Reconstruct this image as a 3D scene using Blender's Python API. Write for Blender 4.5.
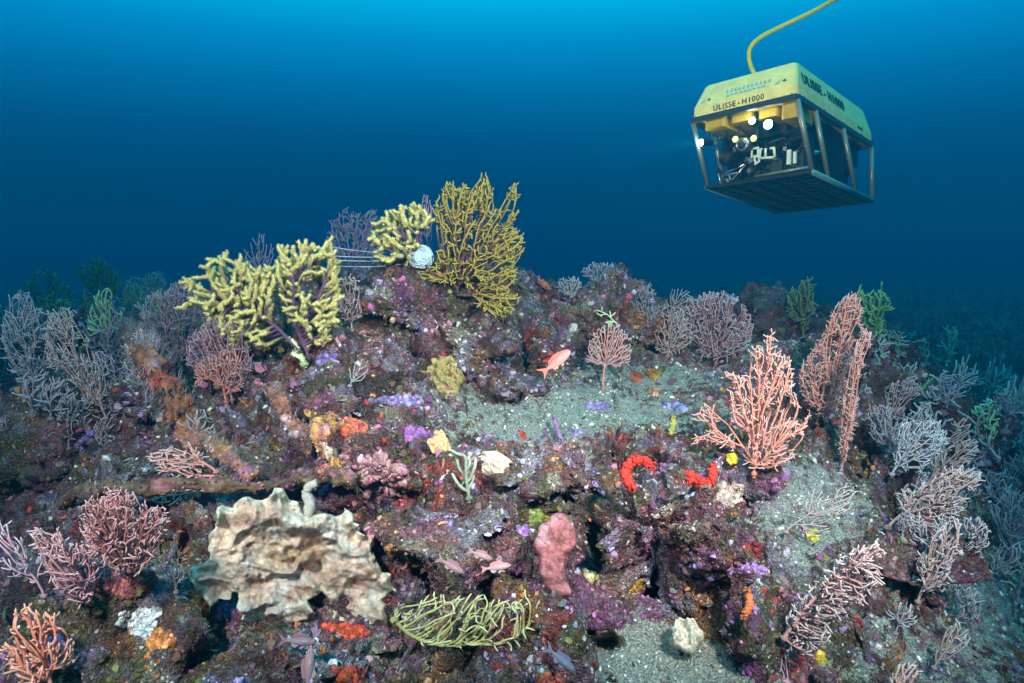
import bpy, math, random
import numpy as np
from mathutils import Vector, Euler, Matrix
from mathutils.bvhtree import BVHTree

for o in list(bpy.data.objects): bpy.data.objects.remove(o)
scene = bpy.context.scene
COL = scene.collection
random.seed(7)
rng = np.random.default_rng(7)

# ------------------------------------------------------------------ camera
CAM = np.array([0.0, 0.0, 1.0]); FPX = 683.0; PITCH = math.radians(8)
cam = bpy.data.cameras.new('camera'); cam_o = bpy.data.objects.new('camera', cam); COL.objects.link(cam_o)
cam_o.location = CAM; cam_o.rotation_euler = (math.radians(90) - PITCH, 0, 0)
cam.lens = 36 * FPX / 1024; cam.sensor_width = 36; cam.clip_start = 0.05; cam.clip_end = 400
scene.camera = cam_o
scene.view_settings.view_transform = 'Standard'; scene.view_settings.look = 'None'
scene.view_settings.exposure = 0.0; scene.view_settings.gamma = 1.0
try:
    scene.cycles.max_bounces = 5; scene.cycles.volume_bounces = 0
    scene.cycles.diffuse_bounces = 2; scene.cycles.transparent_max_bounces = 6
except Exception: pass

# ------------------------------------------------------------------ world: light coming down through the water
w = bpy.data.worlds.new("World"); scene.world = w; w.use_nodes = True
nt = w.node_tree; nt.nodes.clear()
wo = nt.nodes.new('ShaderNodeOutputWorld'); bg = nt.nodes.new('ShaderNodeBackground')
tc = nt.nodes.new('ShaderNodeTexCoord'); sp = nt.nodes.new('ShaderNodeSeparateXYZ')
mr = nt.nodes.new('ShaderNodeMapRange'); mr.inputs[1].default_value = -0.2; mr.inputs[2].default_value = 1.0
cr = nt.nodes.new('ShaderNodeValToRGB')
els = [(-0.2, (0.0, 0.008, 0.024)), (0.0, (0.0, 0.027, 0.068)), (0.08, (0.0, 0.068, 0.160)), (0.15, (0.0, 0.13, 0.31)), (0.21, (0.0, 0.235, 0.54)),
       (0.27, (0.0, 0.40, 0.84)), (0.34, (0.0, 0.78, 1.25)), (0.60, (0.02, 1.2, 1.6)), (1.0, (0.06, 1.6, 2.0))]
r = cr.color_ramp
while len(r.elements) < len(els): r.elements.new(0.5)
for e, (z, c) in zip(r.elements, els): e.position = (z + 0.2) / 1.2; e.color = (*c, 1)
nt.links.new(tc.outputs['Generated'], sp.inputs[0]); nt.links.new(sp.outputs['Z'], mr.inputs[0])
nt.links.new(mr.outputs[0], cr.inputs[0]); nt.links.new(cr.outputs[0], bg.inputs[0]); nt.links.new(bg.outputs[0], wo.inputs[0])
bg.inputs[1].default_value = 0.85

# ------------------------------------------------------------------ the photographer's strobes (on arms beside the camera), plus one added fill spot
def aimed_spot(name, loc, target, power, angle, blend, col, size):
    l = bpy.data.lights.new(name, 'SPOT'); l.energy = power; l.spot_size = math.radians(angle); l.spot_blend = blend
    l.color = col; l.shadow_soft_size = size
    o = bpy.data.objects.new(name, l); COL.objects.link(o); o.location = loc
    o.rotation_euler = (Vector(target) - Vector(loc)).to_track_quat('-Z', 'Y').to_euler()
aimed_spot('strobe_and_fill_light', (0.75, 0.05, 1.75), (0.40, 2.5, 0.62), 760, 74, 0.9, (1.0, 0.90, 0.82), 0.09)
aimed_spot('strobe_and_fill_light', (-0.75, 0.05, 1.65), (-0.50, 2.2, 0.5), 370, 75, 0.9, (1.0, 0.90, 0.82), 0.09)
aimed_spot('strobe_and_fill_light', (-1.2, 0.1, 1.9), (1.7, 4.9, 1.75), 2600, 24, 0.6, (1.0, 0.54, 0.24), 0.09)  # added warm fill spot, unseen, only to brighten the robot's front
# faint blue daylight straight down
l = bpy.data.lights.new('daylight', 'SUN'); l.energy = 0.45; l.angle = math.radians(60); l.color = (0.02, 0.70, 0.95)
o = bpy.data.objects.new('daylight', l); COL.objects.link(o); o.rotation_euler = (math.radians(8), math.radians(10), 0)

# ------------------------------------------------------------------ noise in numpy
def _hash(i, j, k, s):
    h = (i * 374761393 + j * 668265263 + k * 2147483647 + s * 144665 + 1013904223).astype(np.int64)
    h = (h ^ (h >> 13)) * 1274126177; h &= 0xffffffff; h = (h ^ (h >> 16)) * 2246822519; h &= 0xffffffff
    return ((h ^ (h >> 15)) & 0xffff) / 65535.0
def vnoise(P, s=0):
    I = np.floor(P).astype(np.int64); F = P - I; F = F * F * F * (F * (F * 6 - 15) + 10)
    out = 0
    for a in (0, 1):
        for b in (0, 1):
            for c in (0, 1):
                wt = (F[:, 0] if a else 1 - F[:, 0]) * (F[:, 1] if b else 1 - F[:, 1]) * (F[:, 2] if c else 1 - F[:, 2])
                out = out + wt * _hash(I[:, 0] + a, I[:, 1] + b, I[:, 2] + c, s)
    return out * 2 - 1
def fbm(P, scale, oct=4, s=0, gain=0.5):
    P = np.asarray(P, float) / scale; a = 1.0; out = np.zeros(len(P)); t = 0
    for k in range(oct):
        out += a * vnoise(P * (2.03 ** k) + 17.3 * k, s + k); t += a; a *= gain
    return out / t
def worley(P, scale, s=0):
    P = np.asarray(P, float) / scale; I = np.floor(P).astype(np.int64); best = np.full(len(P), 9.0)
    for a in (-1, 0, 1):
        for b in (-1, 0, 1):
            for c in (-1, 0, 1):
                J = I + np.array([a, b, c])
                f = np.stack([_hash(J[:, 0], J[:, 1], J[:, 2], s + q) for q in (0, 1, 2)], 1)
                best = np.minimum(best, ((J + f - P) ** 2).sum(1))
    return np.sqrt(best)
def worley_id(P, s=0):
    I = np.floor(P).astype(np.int64); best = np.full(len(P), 9.0); hid = np.zeros(len(P)); b2 = best.copy()
    for a in (-1, 0, 1):
        for b in (-1, 0, 1):
            for c in (-1, 0, 1):
                J = I + np.array([a, b, c]); f = np.stack([_hash(J[:, 0], J[:, 1], J[:, 2], s + q) for q in (0, 1, 2)], 1)
                d = ((J + f - P) ** 2).sum(1); m_ = d < best; best = np.where(m_, d, best); hid = np.where(m_, _hash(J[:, 0], J[:, 1], J[:, 2], s + 7), hid)
    return hid
COLONY = np.array([(.10,.030,.032),(.14,.075,.040),(.095,.095,.030),(.30,.21,.34),(.30,.08,.22),(.44,.17,.21),(.38,.32,.38),(.42,.17,.06),(.46,.38,.28),(.028,.022,.018),(.40,.045,.03),(.20,.13,.11),(.17,.05,.07)])
COLW = np.array([.14,.10,.09,.11,.09,.12,.09,.06,.045,.10,.045,.05,.10]); COLC = np.cumsum(COLW / COLW.sum())
def colony(P):
    w_ = np.stack([fbm(P, .045, 3, 210 + q) for q in range(3)], 1) * .055
    c1 = COLONY[np.searchsorted(COLC, np.clip(worley_id((P + w_) / .105, 300), 0, .9999))]; c2 = COLONY[np.searchsorted(COLC, np.clip(worley_id((P + w_ * .6) / .042, 400), 0, .9999))]
    m_ = sstep(-.08, .08, fbm(P, .10, 3, 500))[:, None] * .8 + .1
    return c1 * (1 - m_) + c2 * m_
def sstep(a, b, x):
    t = np.clip((x - a) / (b - a), 0, 1); return t * t * (3 - 2 * t)

# ------------------------------------------------------------------ pixels of the photo <-> directions
CP, SP_ = math.cos(PITCH), math.sin(PITCH)
def ray(px, py):
    x = (px - 512) / FPX; z = -(py - 341.5) / FPX
    return np.array([x, CP + z * SP_, -SP_ + z * CP])
def W(px, py, Y):
    d = ray(px, py); return CAM + d * (Y / d[1])
def project(P):
    Q = P - CAM; yc = Q[:, 1] * CP - Q[:, 2] * SP_; zc = Q[:, 1] * SP_ + Q[:, 2] * CP
    yc = np.maximum(yc, 1e-3)
    return 512 + FPX * Q[:, 0] / yc, 341.5 - FPX * zc / yc

# ------------------------------------------------------------------ mesh helpers
class MB:
    def __init__(s): s.v = []; s.q = []; s.t = []; s.c = []; s.n = 0
    def add(s, V, Q=None, T=None, C=None):
        V = np.asarray(V, float)
        if Q is not None and len(Q): s.q.append(np.asarray(Q, np.int64) + s.n)
        if T is not None and len(T): s.t.append(np.asarray(T, np.int64) + s.n)
        if C is None: C = (1, 1, 1)
        C = np.asarray(C, float)
        if C.ndim == 1: C = np.tile(C, (len(V), 1))
        s.v.append(V); s.c.append(C); s.n += len(V)
    def build(s, name, m, parent=None, smooth=True):
        V = np.concatenate(s.v); C = np.concatenate(s.c)
        Q = np.concatenate(s.q) if s.q else np.zeros((0, 4), np.int64)
        T = np.concatenate(s.t) if s.t else np.zeros((0, 3), np.int64)
        q_ = parent
        while q_ is not None: V = V - np.array(q_.location); q_ = q_.parent
        me = bpy.data.meshes.new(name)
        me.vertices.add(len(V)); me.vertices.foreach_set('co', V.astype(np.float32).ravel())
        nl = Q.size + T.size; me.loops.add(nl)
        me.loops.foreach_set('vertex_index', np.concatenate([Q.ravel(), T.ravel()]).astype(np.int32))
        me.polygons.add(len(Q) + len(T))
        st = np.concatenate([np.arange(len(Q)) * 4, Q.size + np.arange(len(T)) * 3]).astype(np.int32)
        me.polygons.foreach_set('loop_start', st)
        try: me.polygons.foreach_set('loop_total', np.concatenate([np.full(len(Q), 4), np.full(len(T), 3)]).astype(np.int32))
        except Exception: pass
        me.update(calc_edges=True); me.validate()
        me.polygons.foreach_set('use_smooth', np.full(len(me.polygons), smooth))
        if len(me.vertices) == len(V):
            a = me.color_attributes.new('Col', 'FLOAT_COLOR', 'POINT')
            a.data.foreach_set('color', np.c_[C, np.ones(len(C))].astype(np.float32).ravel())
        me.materials.append(m)
        o = bpy.data.objects.new(name, me); COL.objects.link(o)
        if parent is not None: o.parent = parent
        return o
def tag(o, label=None, cat=None, group=None, kind=None):
    if label: o['label'] = label
    if cat: o['category'] = cat
    if group: o['group'] = group
    if kind: o['kind'] = kind
    return o
def empty(name, loc, label, cat, group=None):
    o = bpy.data.objects.new(name, None); COL.objects.link(o); o.location = tuple(float(q) for q in loc)
    o.empty_display_size = 0.05
    return tag(o, label, cat, group)

def unit(v): v = np.asarray(v, float); return v / (np.linalg.norm(v) + 1e-12)
def tube(mb, P, R, k=8, C=None, cap=True, jit=0.0):
    P = np.asarray(P, float); n = len(P); R = np.broadcast_to(np.asarray(R, float), (n,))
    Tn = np.gradient(P, axis=0); Tn /= np.linalg.norm(Tn, axis=1)[:, None] + 1e-12
    ref = np.array([0.31, 0.2, 0.93]) if abs(Tn[:, 2]).mean() < 0.85 else np.array([0.9, 0.3, 0.1])
    A = np.cross(Tn, ref); A /= np.linalg.norm(A, axis=1)[:, None] + 1e-12; B = np.cross(Tn, A)
    th = np.arange(k) / k * 2 * np.pi
    rr = R[:, None] * (1 + jit * rng.uniform(-1, 1, (n, k)))
    V = P[:, None] + rr[..., None] * (np.cos(th)[None, :, None] * A[:, None] + np.sin(th)[None, :, None] * B[:, None])
    V = V.reshape(-1, 3); i = np.arange(n - 1)[:, None] * k + np.arange(k)[None]; j = np.arange(n - 1)[:, None] * k + (np.arange(k)[None] + 1) % k
    Q = np.stack([i, j, j + k, i + k], -1).reshape(-1, 4)
    T = []
    if cap:
        V = np.vstack([V, P[0], P[-1]]); a = n * k
        for q in range(k): T += [[a, (q + 1) % k, q], [a + 1, (n - 1) * k + q, (n - 1) * k + (q + 1) % k]]
    if C is not None and np.ndim(C) == 2 and cap: C = np.vstack([np.repeat(C, k, 0), C[0], C[-1]])
    mb.add(V, Q, T, C)
def interp(P, n):
    P = np.asarray(P, float); d = np.r_[0, np.cumsum(np.linalg.norm(np.diff(P, axis=0), axis=1))]; t = np.linspace(0, d[-1], n)
    Q = np.stack([np.interp(t, d, P[:, k]) for k in range(P.shape[1])], 1)
    if n > 6:
        for _ in range(max(1, n // (len(P) * 2))):
            Q[1:-1] = 0.25 * Q[:-2] + 0.5 * Q[1:-1] + 0.25 * Q[2:]
    return Q
def ico(sub):
    import bmesh
    bm = bmesh.new(); bmesh.ops.create_icosphere(bm, subdivisions=sub, radius=1.0)
    V = np.array([v.co[:] for v in bm.verts]); T = np.array([[v.index for v in f.verts] for f in bm.faces]); bm.free(); return V, T
ICO = {k: ico(k) for k in (1, 2, 3, 4, 5, 6)}
def ball(mb, c, r, sub=3, C=None, sc=(1, 1, 1)):
    V, T = ICO[sub]; mb.add(np.asarray(c) + V * r * np.array(sc), None, T, C)
def box(mb, c, h, M=None, C=None):
    V = np.array([[x, y, z] for x in (-1, 1) for y in (-1, 1) for z in (-1, 1)], float) * np.asarray(h)
    if M is not None: V = V @ np.asarray(M).T
    mb.add(V + np.asarray(c), [[0, 1, 3, 2], [4, 6, 7, 5], [0, 4, 5, 1], [2, 3, 7, 6], [0, 2, 6, 4], [1, 5, 7, 3]], None, C)
def cyl(mb, a, b, r, k=14, r2=None, C=None):
    tube(mb, [a, b], [r, r if r2 is None else r2], k, C)

# ------------------------------------------------------------------ materials
def mat(name, col=None, rough=0.6, metal=0.0, attr=False, bump=0.0, bscale=200, emit=None, estr=0, var=0.0, vscale=60, alpha=None, spec=0.3, trans=None, sss=0):
    m = bpy.data.materials.new(name); m.use_nodes = True; n = m.node_tree; b = n.nodes['Principled BSDF']
    b.inputs['Roughness'].default_value = rough; b.inputs['Metallic'].default_value = metal
    b.inputs['Specular IOR Level'].default_value = spec
    src = None
    if attr:
        a = n.nodes.new('ShaderNodeAttribute'); a.attribute_name = 'Col'; src = a.outputs['Color']
    else: b.inputs['Base Color'].default_value = (*col, 1)
    geo = n.nodes.new('ShaderNodeNewGeometry')
    if var > 0:
        no = n.nodes.new('ShaderNodeTexNoise'); no.inputs['Scale'].default_value = vscale; no.inputs['Detail'].default_value = 5
        n.links.new(geo.outputs['Position'], no.inputs['Vector'])
        mr_ = n.nodes.new('ShaderNodeMapRange'); mr_.inputs[1].default_value = 0.3; mr_.inputs[2].default_value = 0.7
        mr_.inputs[3].default_value = 1 - var; mr_.inputs[4].default_value = 1 + var * 0.7
        n.links.new(no.outputs['Fac'], mr_.inputs[0])
        mx = n.nodes.new('ShaderNodeVectorMath'); mx.operation = 'SCALE'
        if src is not None: n.links.new(src, mx.inputs[0])
        else: mx.inputs[0].default_value = col
        n.links.new(mr_.outputs[0], mx.inputs['Scale']); src = mx.outputs[0]
    if src is not None: n.links.new(src, b.inputs['Base Color'])
    if bump > 0:
        no = n.nodes.new('ShaderNodeTexNoise'); no.inputs['Scale'].default_value = bscale; no.inputs['Detail'].default_value = 4
        n.links.new(geo.outputs['Position'], no.inputs['Vector'])
        bu = n.nodes.new('ShaderNodeBump'); bu.inputs['Strength'].default_value = bump; bu.inputs['Distance'].default_value = 0.004
        n.links.new(no.outputs['Fac'], bu.inputs['Height']); n.links.new(bu.outputs[0], b.inputs['Normal'])
    if emit: b.inputs['Emission Color'].default_value = (*emit, 1); b.inputs['Emission Strength'].default_value = estr
    if trans: b.inputs['Transmission Weight'].default_value = trans
    if alpha is not None: b.inputs['Alpha'].default_value = alpha
    return m

def reef_material():
    m = bpy.data.materials.new('encrusted_rock'); m.use_nodes = True; n = m.node_tree; N = n.nodes; L = n.links
    b = N['Principled BSDF']; b.inputs['Roughness'].default_value = 0.85; b.inputs['Specular IOR Level'].default_value = 0.15
    g = N.new('ShaderNodeNewGeometry')
    def noise(scale, det=5, src=None, rough=0.6):
        x = N.new('ShaderNodeTexNoise'); x.inputs['Scale'].default_value = scale; x.inputs['Detail'].default_value = det
        x.inputs['Roughness'].default_value = rough; L.new(src or g.outputs['Position'], x.inputs['Vector']); return x
    # warped coordinates
    nz = noise(30, 4); sub = N.new('ShaderNodeVectorMath'); sub.operation = 'MULTIPLY_ADD'
    L.new(nz.outputs['Color'], sub.inputs[0]); sub.inputs[1].default_value = (0.05, 0.05, 0.05); L.new(g.outputs['Position'], sub.inputs[2])
    def vor(scale):
        v = N.new('ShaderNodeTexVoronoi'); v.inputs['Scale'].default_value = scale; L.new(sub.outputs[0], v.inputs['Vector'])
        s = N.new('ShaderNodeSeparateColor'); L.new(v.outputs['Color'], s.inputs[0]); return v, s
    def ramp(src, st, mode='CONSTANT'):
        c = N.new('ShaderNodeValToRGB'); c.color_ramp.interpolation = mode
        while len(c.color_ramp.elements) < len(st): c.color_ramp.elements.new(0.5)
        for e, (p, col) in zip(c.color_ramp.elements, st): e.position = p; e.color = (*col, 1)
        L.new(src, c.inputs[0]); return c
    def mixc(f, a, c):
        x = N.new('ShaderNodeMix'); x.data_type = 'RGBA'; L.new(a, x.inputs[6]); L.new(c, x.inputs[7])
        if isinstance(f, float): x.inputs[0].default_value = f
        else: L.new(f, x.inputs[0])
        return x.outputs[2]
    def maprange(src, a, c, lo=0., hi=1.):
        x = N.new('ShaderNodeMapRange'); x.inputs[1].default_value = a; x.inputs[2].default_value = c
        x.inputs[3].default_value = lo; x.inputs[4].default_value = hi; L.new(src, x.inputs[0]); return x.outputs[0]
    def math_(op, a, c):
        x = N.new('ShaderNodeMath'); x.operation = op
        for i, q in enumerate((a, c)):
            if isinstance(q, (int, float)): x.inputs[i].default_value = q
            else: L.new(q, x.inputs[i])
        return x.outputs[0]
    v1, s1 = vor(34); v2, s2 = vor(100); v3, s3 = vor(260)
    pal1 = [(0, (.045, .022, .018)), (.16, (.13, .045, .035)), (.30, (.085, .07, .025)), (.44, (.17, .09, .09)), (.54, (.17, .085, .04)),
            (.66, (.20, .14, .20)), (.74, (.035, .03, .02)), (.84, (.27, .10, .09)), (.91, (.30, .25, .17)), (.97, (.36, .14, .04))]
    pal2 = [(0, (.05, .03, .03)), (.2, (.16, .08, .07)), (.36, (.12, .11, .05)), (.5, (.26, .19, .30)), (.62, (.10, .04, .05)),
            (.74, (.33, .30, .28)), (.84, (.30, .12, .16)), (.92, (.45, .15, .05)), (.96, (.5, .46, .4))]
    pal3 = [(0, (.03, .02, .02)), (.25, (.18, .12, .10)), (.5, (.08, .05, .06)), (.65, (.36, .32, .34)), (.8, (.14, .12, .06)), (.92, (.5, .42, .38))]
    pal1 = [(p, tuple(q * 1.0 for q in col)) for p, col in pal1]; c1 = ramp(s1.outputs[0], pal1); c2 = ramp(s2.outputs[1], pal2); c3 = ramp(s3.outputs[0], pal3)
    f12 = maprange(noise(45, 3).outputs['Fac'], .42, .56); c = mixc(f12, c1.outputs[0], c2.outputs[0])
    f3 = maprange(noise(90, 4).outputs['Fac'], .48, .62, 0, .85); c = mixc(f3, c, c3.outputs[0])
    ah = N.new('ShaderNodeAttribute'); ah.attribute_name = 'hue'
    fine = maprange(noise(150, 5, rough=.7).outputs['Fac'], .34, .66, .05, 1.9)
    vm = N.new('ShaderNodeVectorMath'); vm.operation = 'SCALE'; L.new(ah.outputs['Color'], vm.inputs[0]); L.new(fine, vm.inputs['Scale'])
    c = mixc(.55, c, vm.outputs[0])
    # regional tint attribute (0 = none): coralline crust in broad patches
    cru = maprange(noise(7, 4).outputs['Fac'], .62, .70, 0, .4)
    crc = ramp(noise(110, 5).outputs['Fac'], [(.3, (.10, .05, .09)), (.5, (.24, .14, .24)), (.65, (.40, .32, .40))], 'LINEAR')
    c = mixc(cru, c, crc.outputs[0])
    # sediment settling on the upward faces
    at = N.new('ShaderNodeAttribute'); at.attribute_name = 'sed'
    sx = N.new('ShaderNodeSeparateXYZ'); L.new(g.outputs['Normal'], sx.inputs[0])
    up = maprange(sx.outputs['Z'], .3, .95, -.12, .16)
    sm = math_('ADD', math_('ADD', at.outputs['Fac'], up), math_('MULTIPLY', math_('SUBTRACT', noise(26, 9, rough=.72).outputs['Fac'], .5), 2.6))
    sm = maprange(sm, .45, .70)
    sc = ramp(noise(240, 5).outputs['Fac'], [(.3, (.14, .125, .10)), (.46, (.38, .37, .31)), (.6, (.62, .61, .53))], 'LINEAR')
    c = mixc(sm, c, sc.outputs[0])
    L.new(c, b.inputs['Base Color'])
    h = math_('ADD', math_('MULTIPLY', v2.outputs['Distance'], -.9), math_('ADD', math_('MULTIPLY', noise(160, 6).outputs['Fac'], 1.2), math_('MULTIPLY', v3.outputs['Distance'], -.5)))
    bu = N.new('ShaderNodeBump'); bu.inputs['Strength'].default_value = 1.0; bu.inputs['Distance'].default_value = .02
    L.new(h, bu.inputs['Height']); L.new(bu.outputs[0], b.inputs['Normal'])
    return m
M_REEF = reef_material()

# ------------------------------------------------------------------ the reef: one sheet of terrain reaching into the blue
CTRL = [(0,700,1.15),(200,700,1.08),(400,700,1.08),(600,700,1.12),(760,700,1.15),(900,700,1.2),(1024,700,1.5),(1100,700,1.9),(-100,700,1.4),
 (40,600,1.5),(160,600,1.38),(300,600,1.32),(450,600,1.3),(560,620,1.27),(650,640,1.3),(740,640,1.25),(850,600,1.42),(930,600,1.7),(1010,600,2.4),
 (40,500,2.0),(150,500,1.72),(260,500,1.6),(380,500,1.58),(500,500,1.62),(600,500,1.66),(700,500,1.72),(790,500,1.8),(860,500,1.95),(930,500,2.3),(1010,500,3.1),
 (30,430,2.6),(150,430,2.15),(260,430,2.0),(380,430,1.95),(500,430,2.1),(600,430,2.25),(700,430,2.25),(790,430,2.2),(860,430,2.35),(930,430,3.0),(1010,430,4.2),
 (30,370,3.3),(130,370,2.8),(230,370,2.45),(330,370,2.3),(430,370,2.35),(520,370,2.55),(600,370,2.8),(700,370,2.9),(790,370,2.8),(860,370,2.9),(930,380,4.2),(1010,385,5.8),
 (30,325,4.6),(120,330,3.8),(200,320,3.0),(300,315,2.65),(400,310,2.6),(480,315,2.7),(560,320,3.0),(640,320,3.5),(720,330,3.7),(800,335,3.6),(860,330,3.5),(930,345,6.0),(1010,350,7.5),
 (230,300,3.3),(310,288,3.0),(390,284,2.85),(470,288,2.95),(560,298,3.4),(640,302,4.1),(730,312,4.5),(800,318,4.3),(860,322,4.2),
 (200,335,5.0),(350,325,5.0),(500,330,5.2),(650,335,6.0),(800,345,6.0),(40,318,6.5),(-150,400,4.5),(-150,330,8),(1180,450,4.5),(1180,380,8),
 (100,310,11),(350,312,11),(600,314,11),(850,318,11),(1000,318,12),(0,285,25),(512,285,25),(1024,285,25),(0,265,60),(512,265,60),(1024,265,60),
 (512,900,.7),(100,900,.8),(924,900,.85)]
cp = np.array([W(*c) for c in CTRL])
U = np.c_[cp[:, 0] / cp[:, 1], np.log(cp[:, 1]) * 1.0]; Zc = cp[:, 2]
def tpsk(A, B):
    d = np.sqrt(((A[:, None] - B[None]) ** 2).sum(-1)); return d ** 3
n = len(U); K = tpsk(U, U) ; lam = 2e-3
Pm = np.c_[np.ones(n), U]
S = np.linalg.solve(np.block([[K - lam * np.eye(n) * -1, Pm], [Pm.T, np.zeros((3, 3))]]), np.r_[Zc, 0, 0, 0])
def base_z(X, Y):
    Q = np.c_[np.clip(X / Y, -1.9, 1.9), np.log(Y)]; out = np.zeros(len(Q))
    for i in range(0, len(Q), 20000):
        q = Q[i:i + 20000]; out[i:i + 20000] = tpsk(q, U) @ S[:n] + np.c_[np.ones(len(q)), q] @ S[n:]
    return out
# sediment plates: (px, py, rx, ry, amount)
SED = [(330,440,0.1,0.1,0),(575,408,160,42,.70),(480,440,70,22,.5),(650,370,90,26,.62),(660,668,110,42,.85),(820,505,80,60,.64),(900,655,90,40,.52),(700,310,120,14,.3),
       (730,345,80,20,.5),(985,600,60,110,.6),(40,640,60,80,.2),(520,350,60,20,.22),(420,290,60,20,.3),(400,335,40,16,.3),(470,330,40,14,.3),(860,440,40,60,.25),(100,420,120,60,.18),(160,560,60,30,.1),(990,420,80,80,.2)]
def sed_amount(P):
    px, py = project(P); s = np.zeros(len(P))
    s += .10 + .22 * sstep(0, .35, fbm(P, .45, 3, 640))
    for a, b_, rx, ry, k in SED:
        s = np.maximum(s, k * np.exp(-(((px - a) / rx) ** 2 + ((py - b_) / ry) ** 2) ** 1.5 * .8))
    return s
def relief(P, sed):
    k = 1 - 0.75 * np.clip(sed * 1.5, 0, 1)
    a = 0.085 * fbm(P, .55, 2, 1) * (1 - .3 * sed)
    a += k * 0.11 * (0.5 - np.abs(fbm(P, .30, 2, 5)) * 2.4)
    a -= k * 0.11 * np.exp(-(fbm(P, .26, 2, 44) / .055) ** 2) * sstep(-.25, .25, fbm(P, .5, 2, 51))
    a += k * 0.045 * (0.55 - worley(P + 0.03 * fbm(P, .08, 2, 40)[:, None], .11, 9))
    a += k * 0.050 * (0.5 - worley(P + 0.012 * fbm(P, .03, 2, 43)[:, None], .042, 19)) + k * 0.030 * fbm(P, .024, 2, 3)
    a += 0.006 * fbm(P, .03, 3, 33)
    return a
CAVES = [(438,560,26,20,.26),(485,588,40,12,.20),(318,632,16,22,.22),(605,535,10,22,.09),(722,574,14,9,.16),(745,606,9,8,.12),(600,640,16,8,.12),
         (138,535,34,22,.18),(385,352,34,10,.20),(505,392,16,7,.12),(300,398,30,12,.16),(530,345,22,8,.14),(660,590,22,6,.12),(745,650,9,22,.09),(905,500,12,26,.16),
         (560,420,0,0,0),(480,512,20,7,.10),(60,400,26,12,.16),(180,545,14,22,.16),(920,420,26,12,.2),(350,590,0,0,0),(840,590,0,0,0),(250,350,24,8,.14),(780,330,44,10,.2),(860,455,10,30,.14),(640,462,30,5,.08)]
def caves(P):
    px, py = project(P); a = np.zeros(len(P)); w1 = fbm(P, .12, 3, 91) * 16; w2 = fbm(P, .12, 3, 92) * 10
    for x, y, rx, ry, d in CAVES:
        if d: a = np.maximum(a, d * np.exp(-(((px + w1 - x) / rx) ** 2 + ((py + w2 - y) / ry) ** 2) ** 2 * .8))
    D = P - CAM; D[:, 2] *= .35; return D / np.linalg.norm(D, axis=1)[:, None] * a[:, None] - np.array([0, 0, .35]) * a[:, None]
rad = np.concatenate([np.geomspace(.45, 1.0, 40)[:-1], np.geomspace(1.0, 5.2, 470)[:-1], np.geomspace(5.2, 14, 110)[:-1], np.geomspace(14, 60, 30)])
ang = np.radians(np.concatenate([np.linspace(-68, -41, 40)[:-1], np.linspace(-41, 41, 640), np.linspace(41, 68, 40)[1:]]))
Rg, Ag = np.meshgrid(rad, ang, indexing='ij')
X = (Rg * np.sin(Ag)).ravel(); Y = (Rg * np.cos(Ag)).ravel()
TV = np.c_[X, Y, base_z(X, Y)]
sed = sed_amount(TV); fade = np.clip(1.4 - Rg.ravel() / 12, .45, 1)
amp = 1 + .5 * sstep(3.5, 7, Rg.ravel())
hz = relief(TV, sed)
q1 = np.c_[fbm(TV, .13, 3, 60), fbm(TV, .13, 3, 70), fbm(TV, .13, 3, 80) * 0] * (.13 * (1 - .8 * np.clip(sed * 1.4, 0, 1)))[:, None]
TV = TV + q1; TV[:, 2] += hz * amp; TV = TV + caves(TV)
nr, na = Rg.shape
i = (np.arange(nr - 1)[:, None] * na + np.arange(na - 1)[None]).ravel()
TQ = np.stack([i, i + 1, i + na + 1, i + na], 1)[:, ::-1]
mb = MB(); mb.add(TV, TQ)
def add_sed(o, s):
    a = o.data.attributes.new('sed', 'FLOAT', 'POINT'); a.data.foreach_set('value', s.astype(np.float32))
reef = mb.build('seabed', M_REEF); tag(reef, kind='structure'); add_sed(reef, sed)
def add_hue(o, P):
    a = o.data.attributes.new('hue', 'FLOAT_COLOR', 'POINT'); c = colony(P); a.data.foreach_set('color', np.c_[c, np.ones(len(c))].astype(np.float32).ravel())
add_hue(reef, TV)
surfV = [TV]; surfT = [np.concatenate([TQ[:, :3], TQ[:, [0, 2, 3]]])]
vis = (np.abs(Ag) < math.radians(41)) & (Rg < 7) & (Rg > 1.0)
tree = BVHTree.FromPolygons(TV.tolist(), TQ.tolist())
def hit(px, py):
    d = unit(ray(px, py)); h = tree.ray_cast(Vector(CAM), Vector(d))
    if h[0] is None: return CAM + d * 8, np.array([0, 0, 1.]), 8.
    nn = np.array(h[1]); 
    if nn[2] < 0: nn = -nn
    return np.array(h[0]), nn, h[3]
def near(px, py, off):
    p, nn, d = hit(px, py); return p - unit(ray(px, py)) * off
def pxm(dist): return dist / FPX    # metres per pixel

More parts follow.
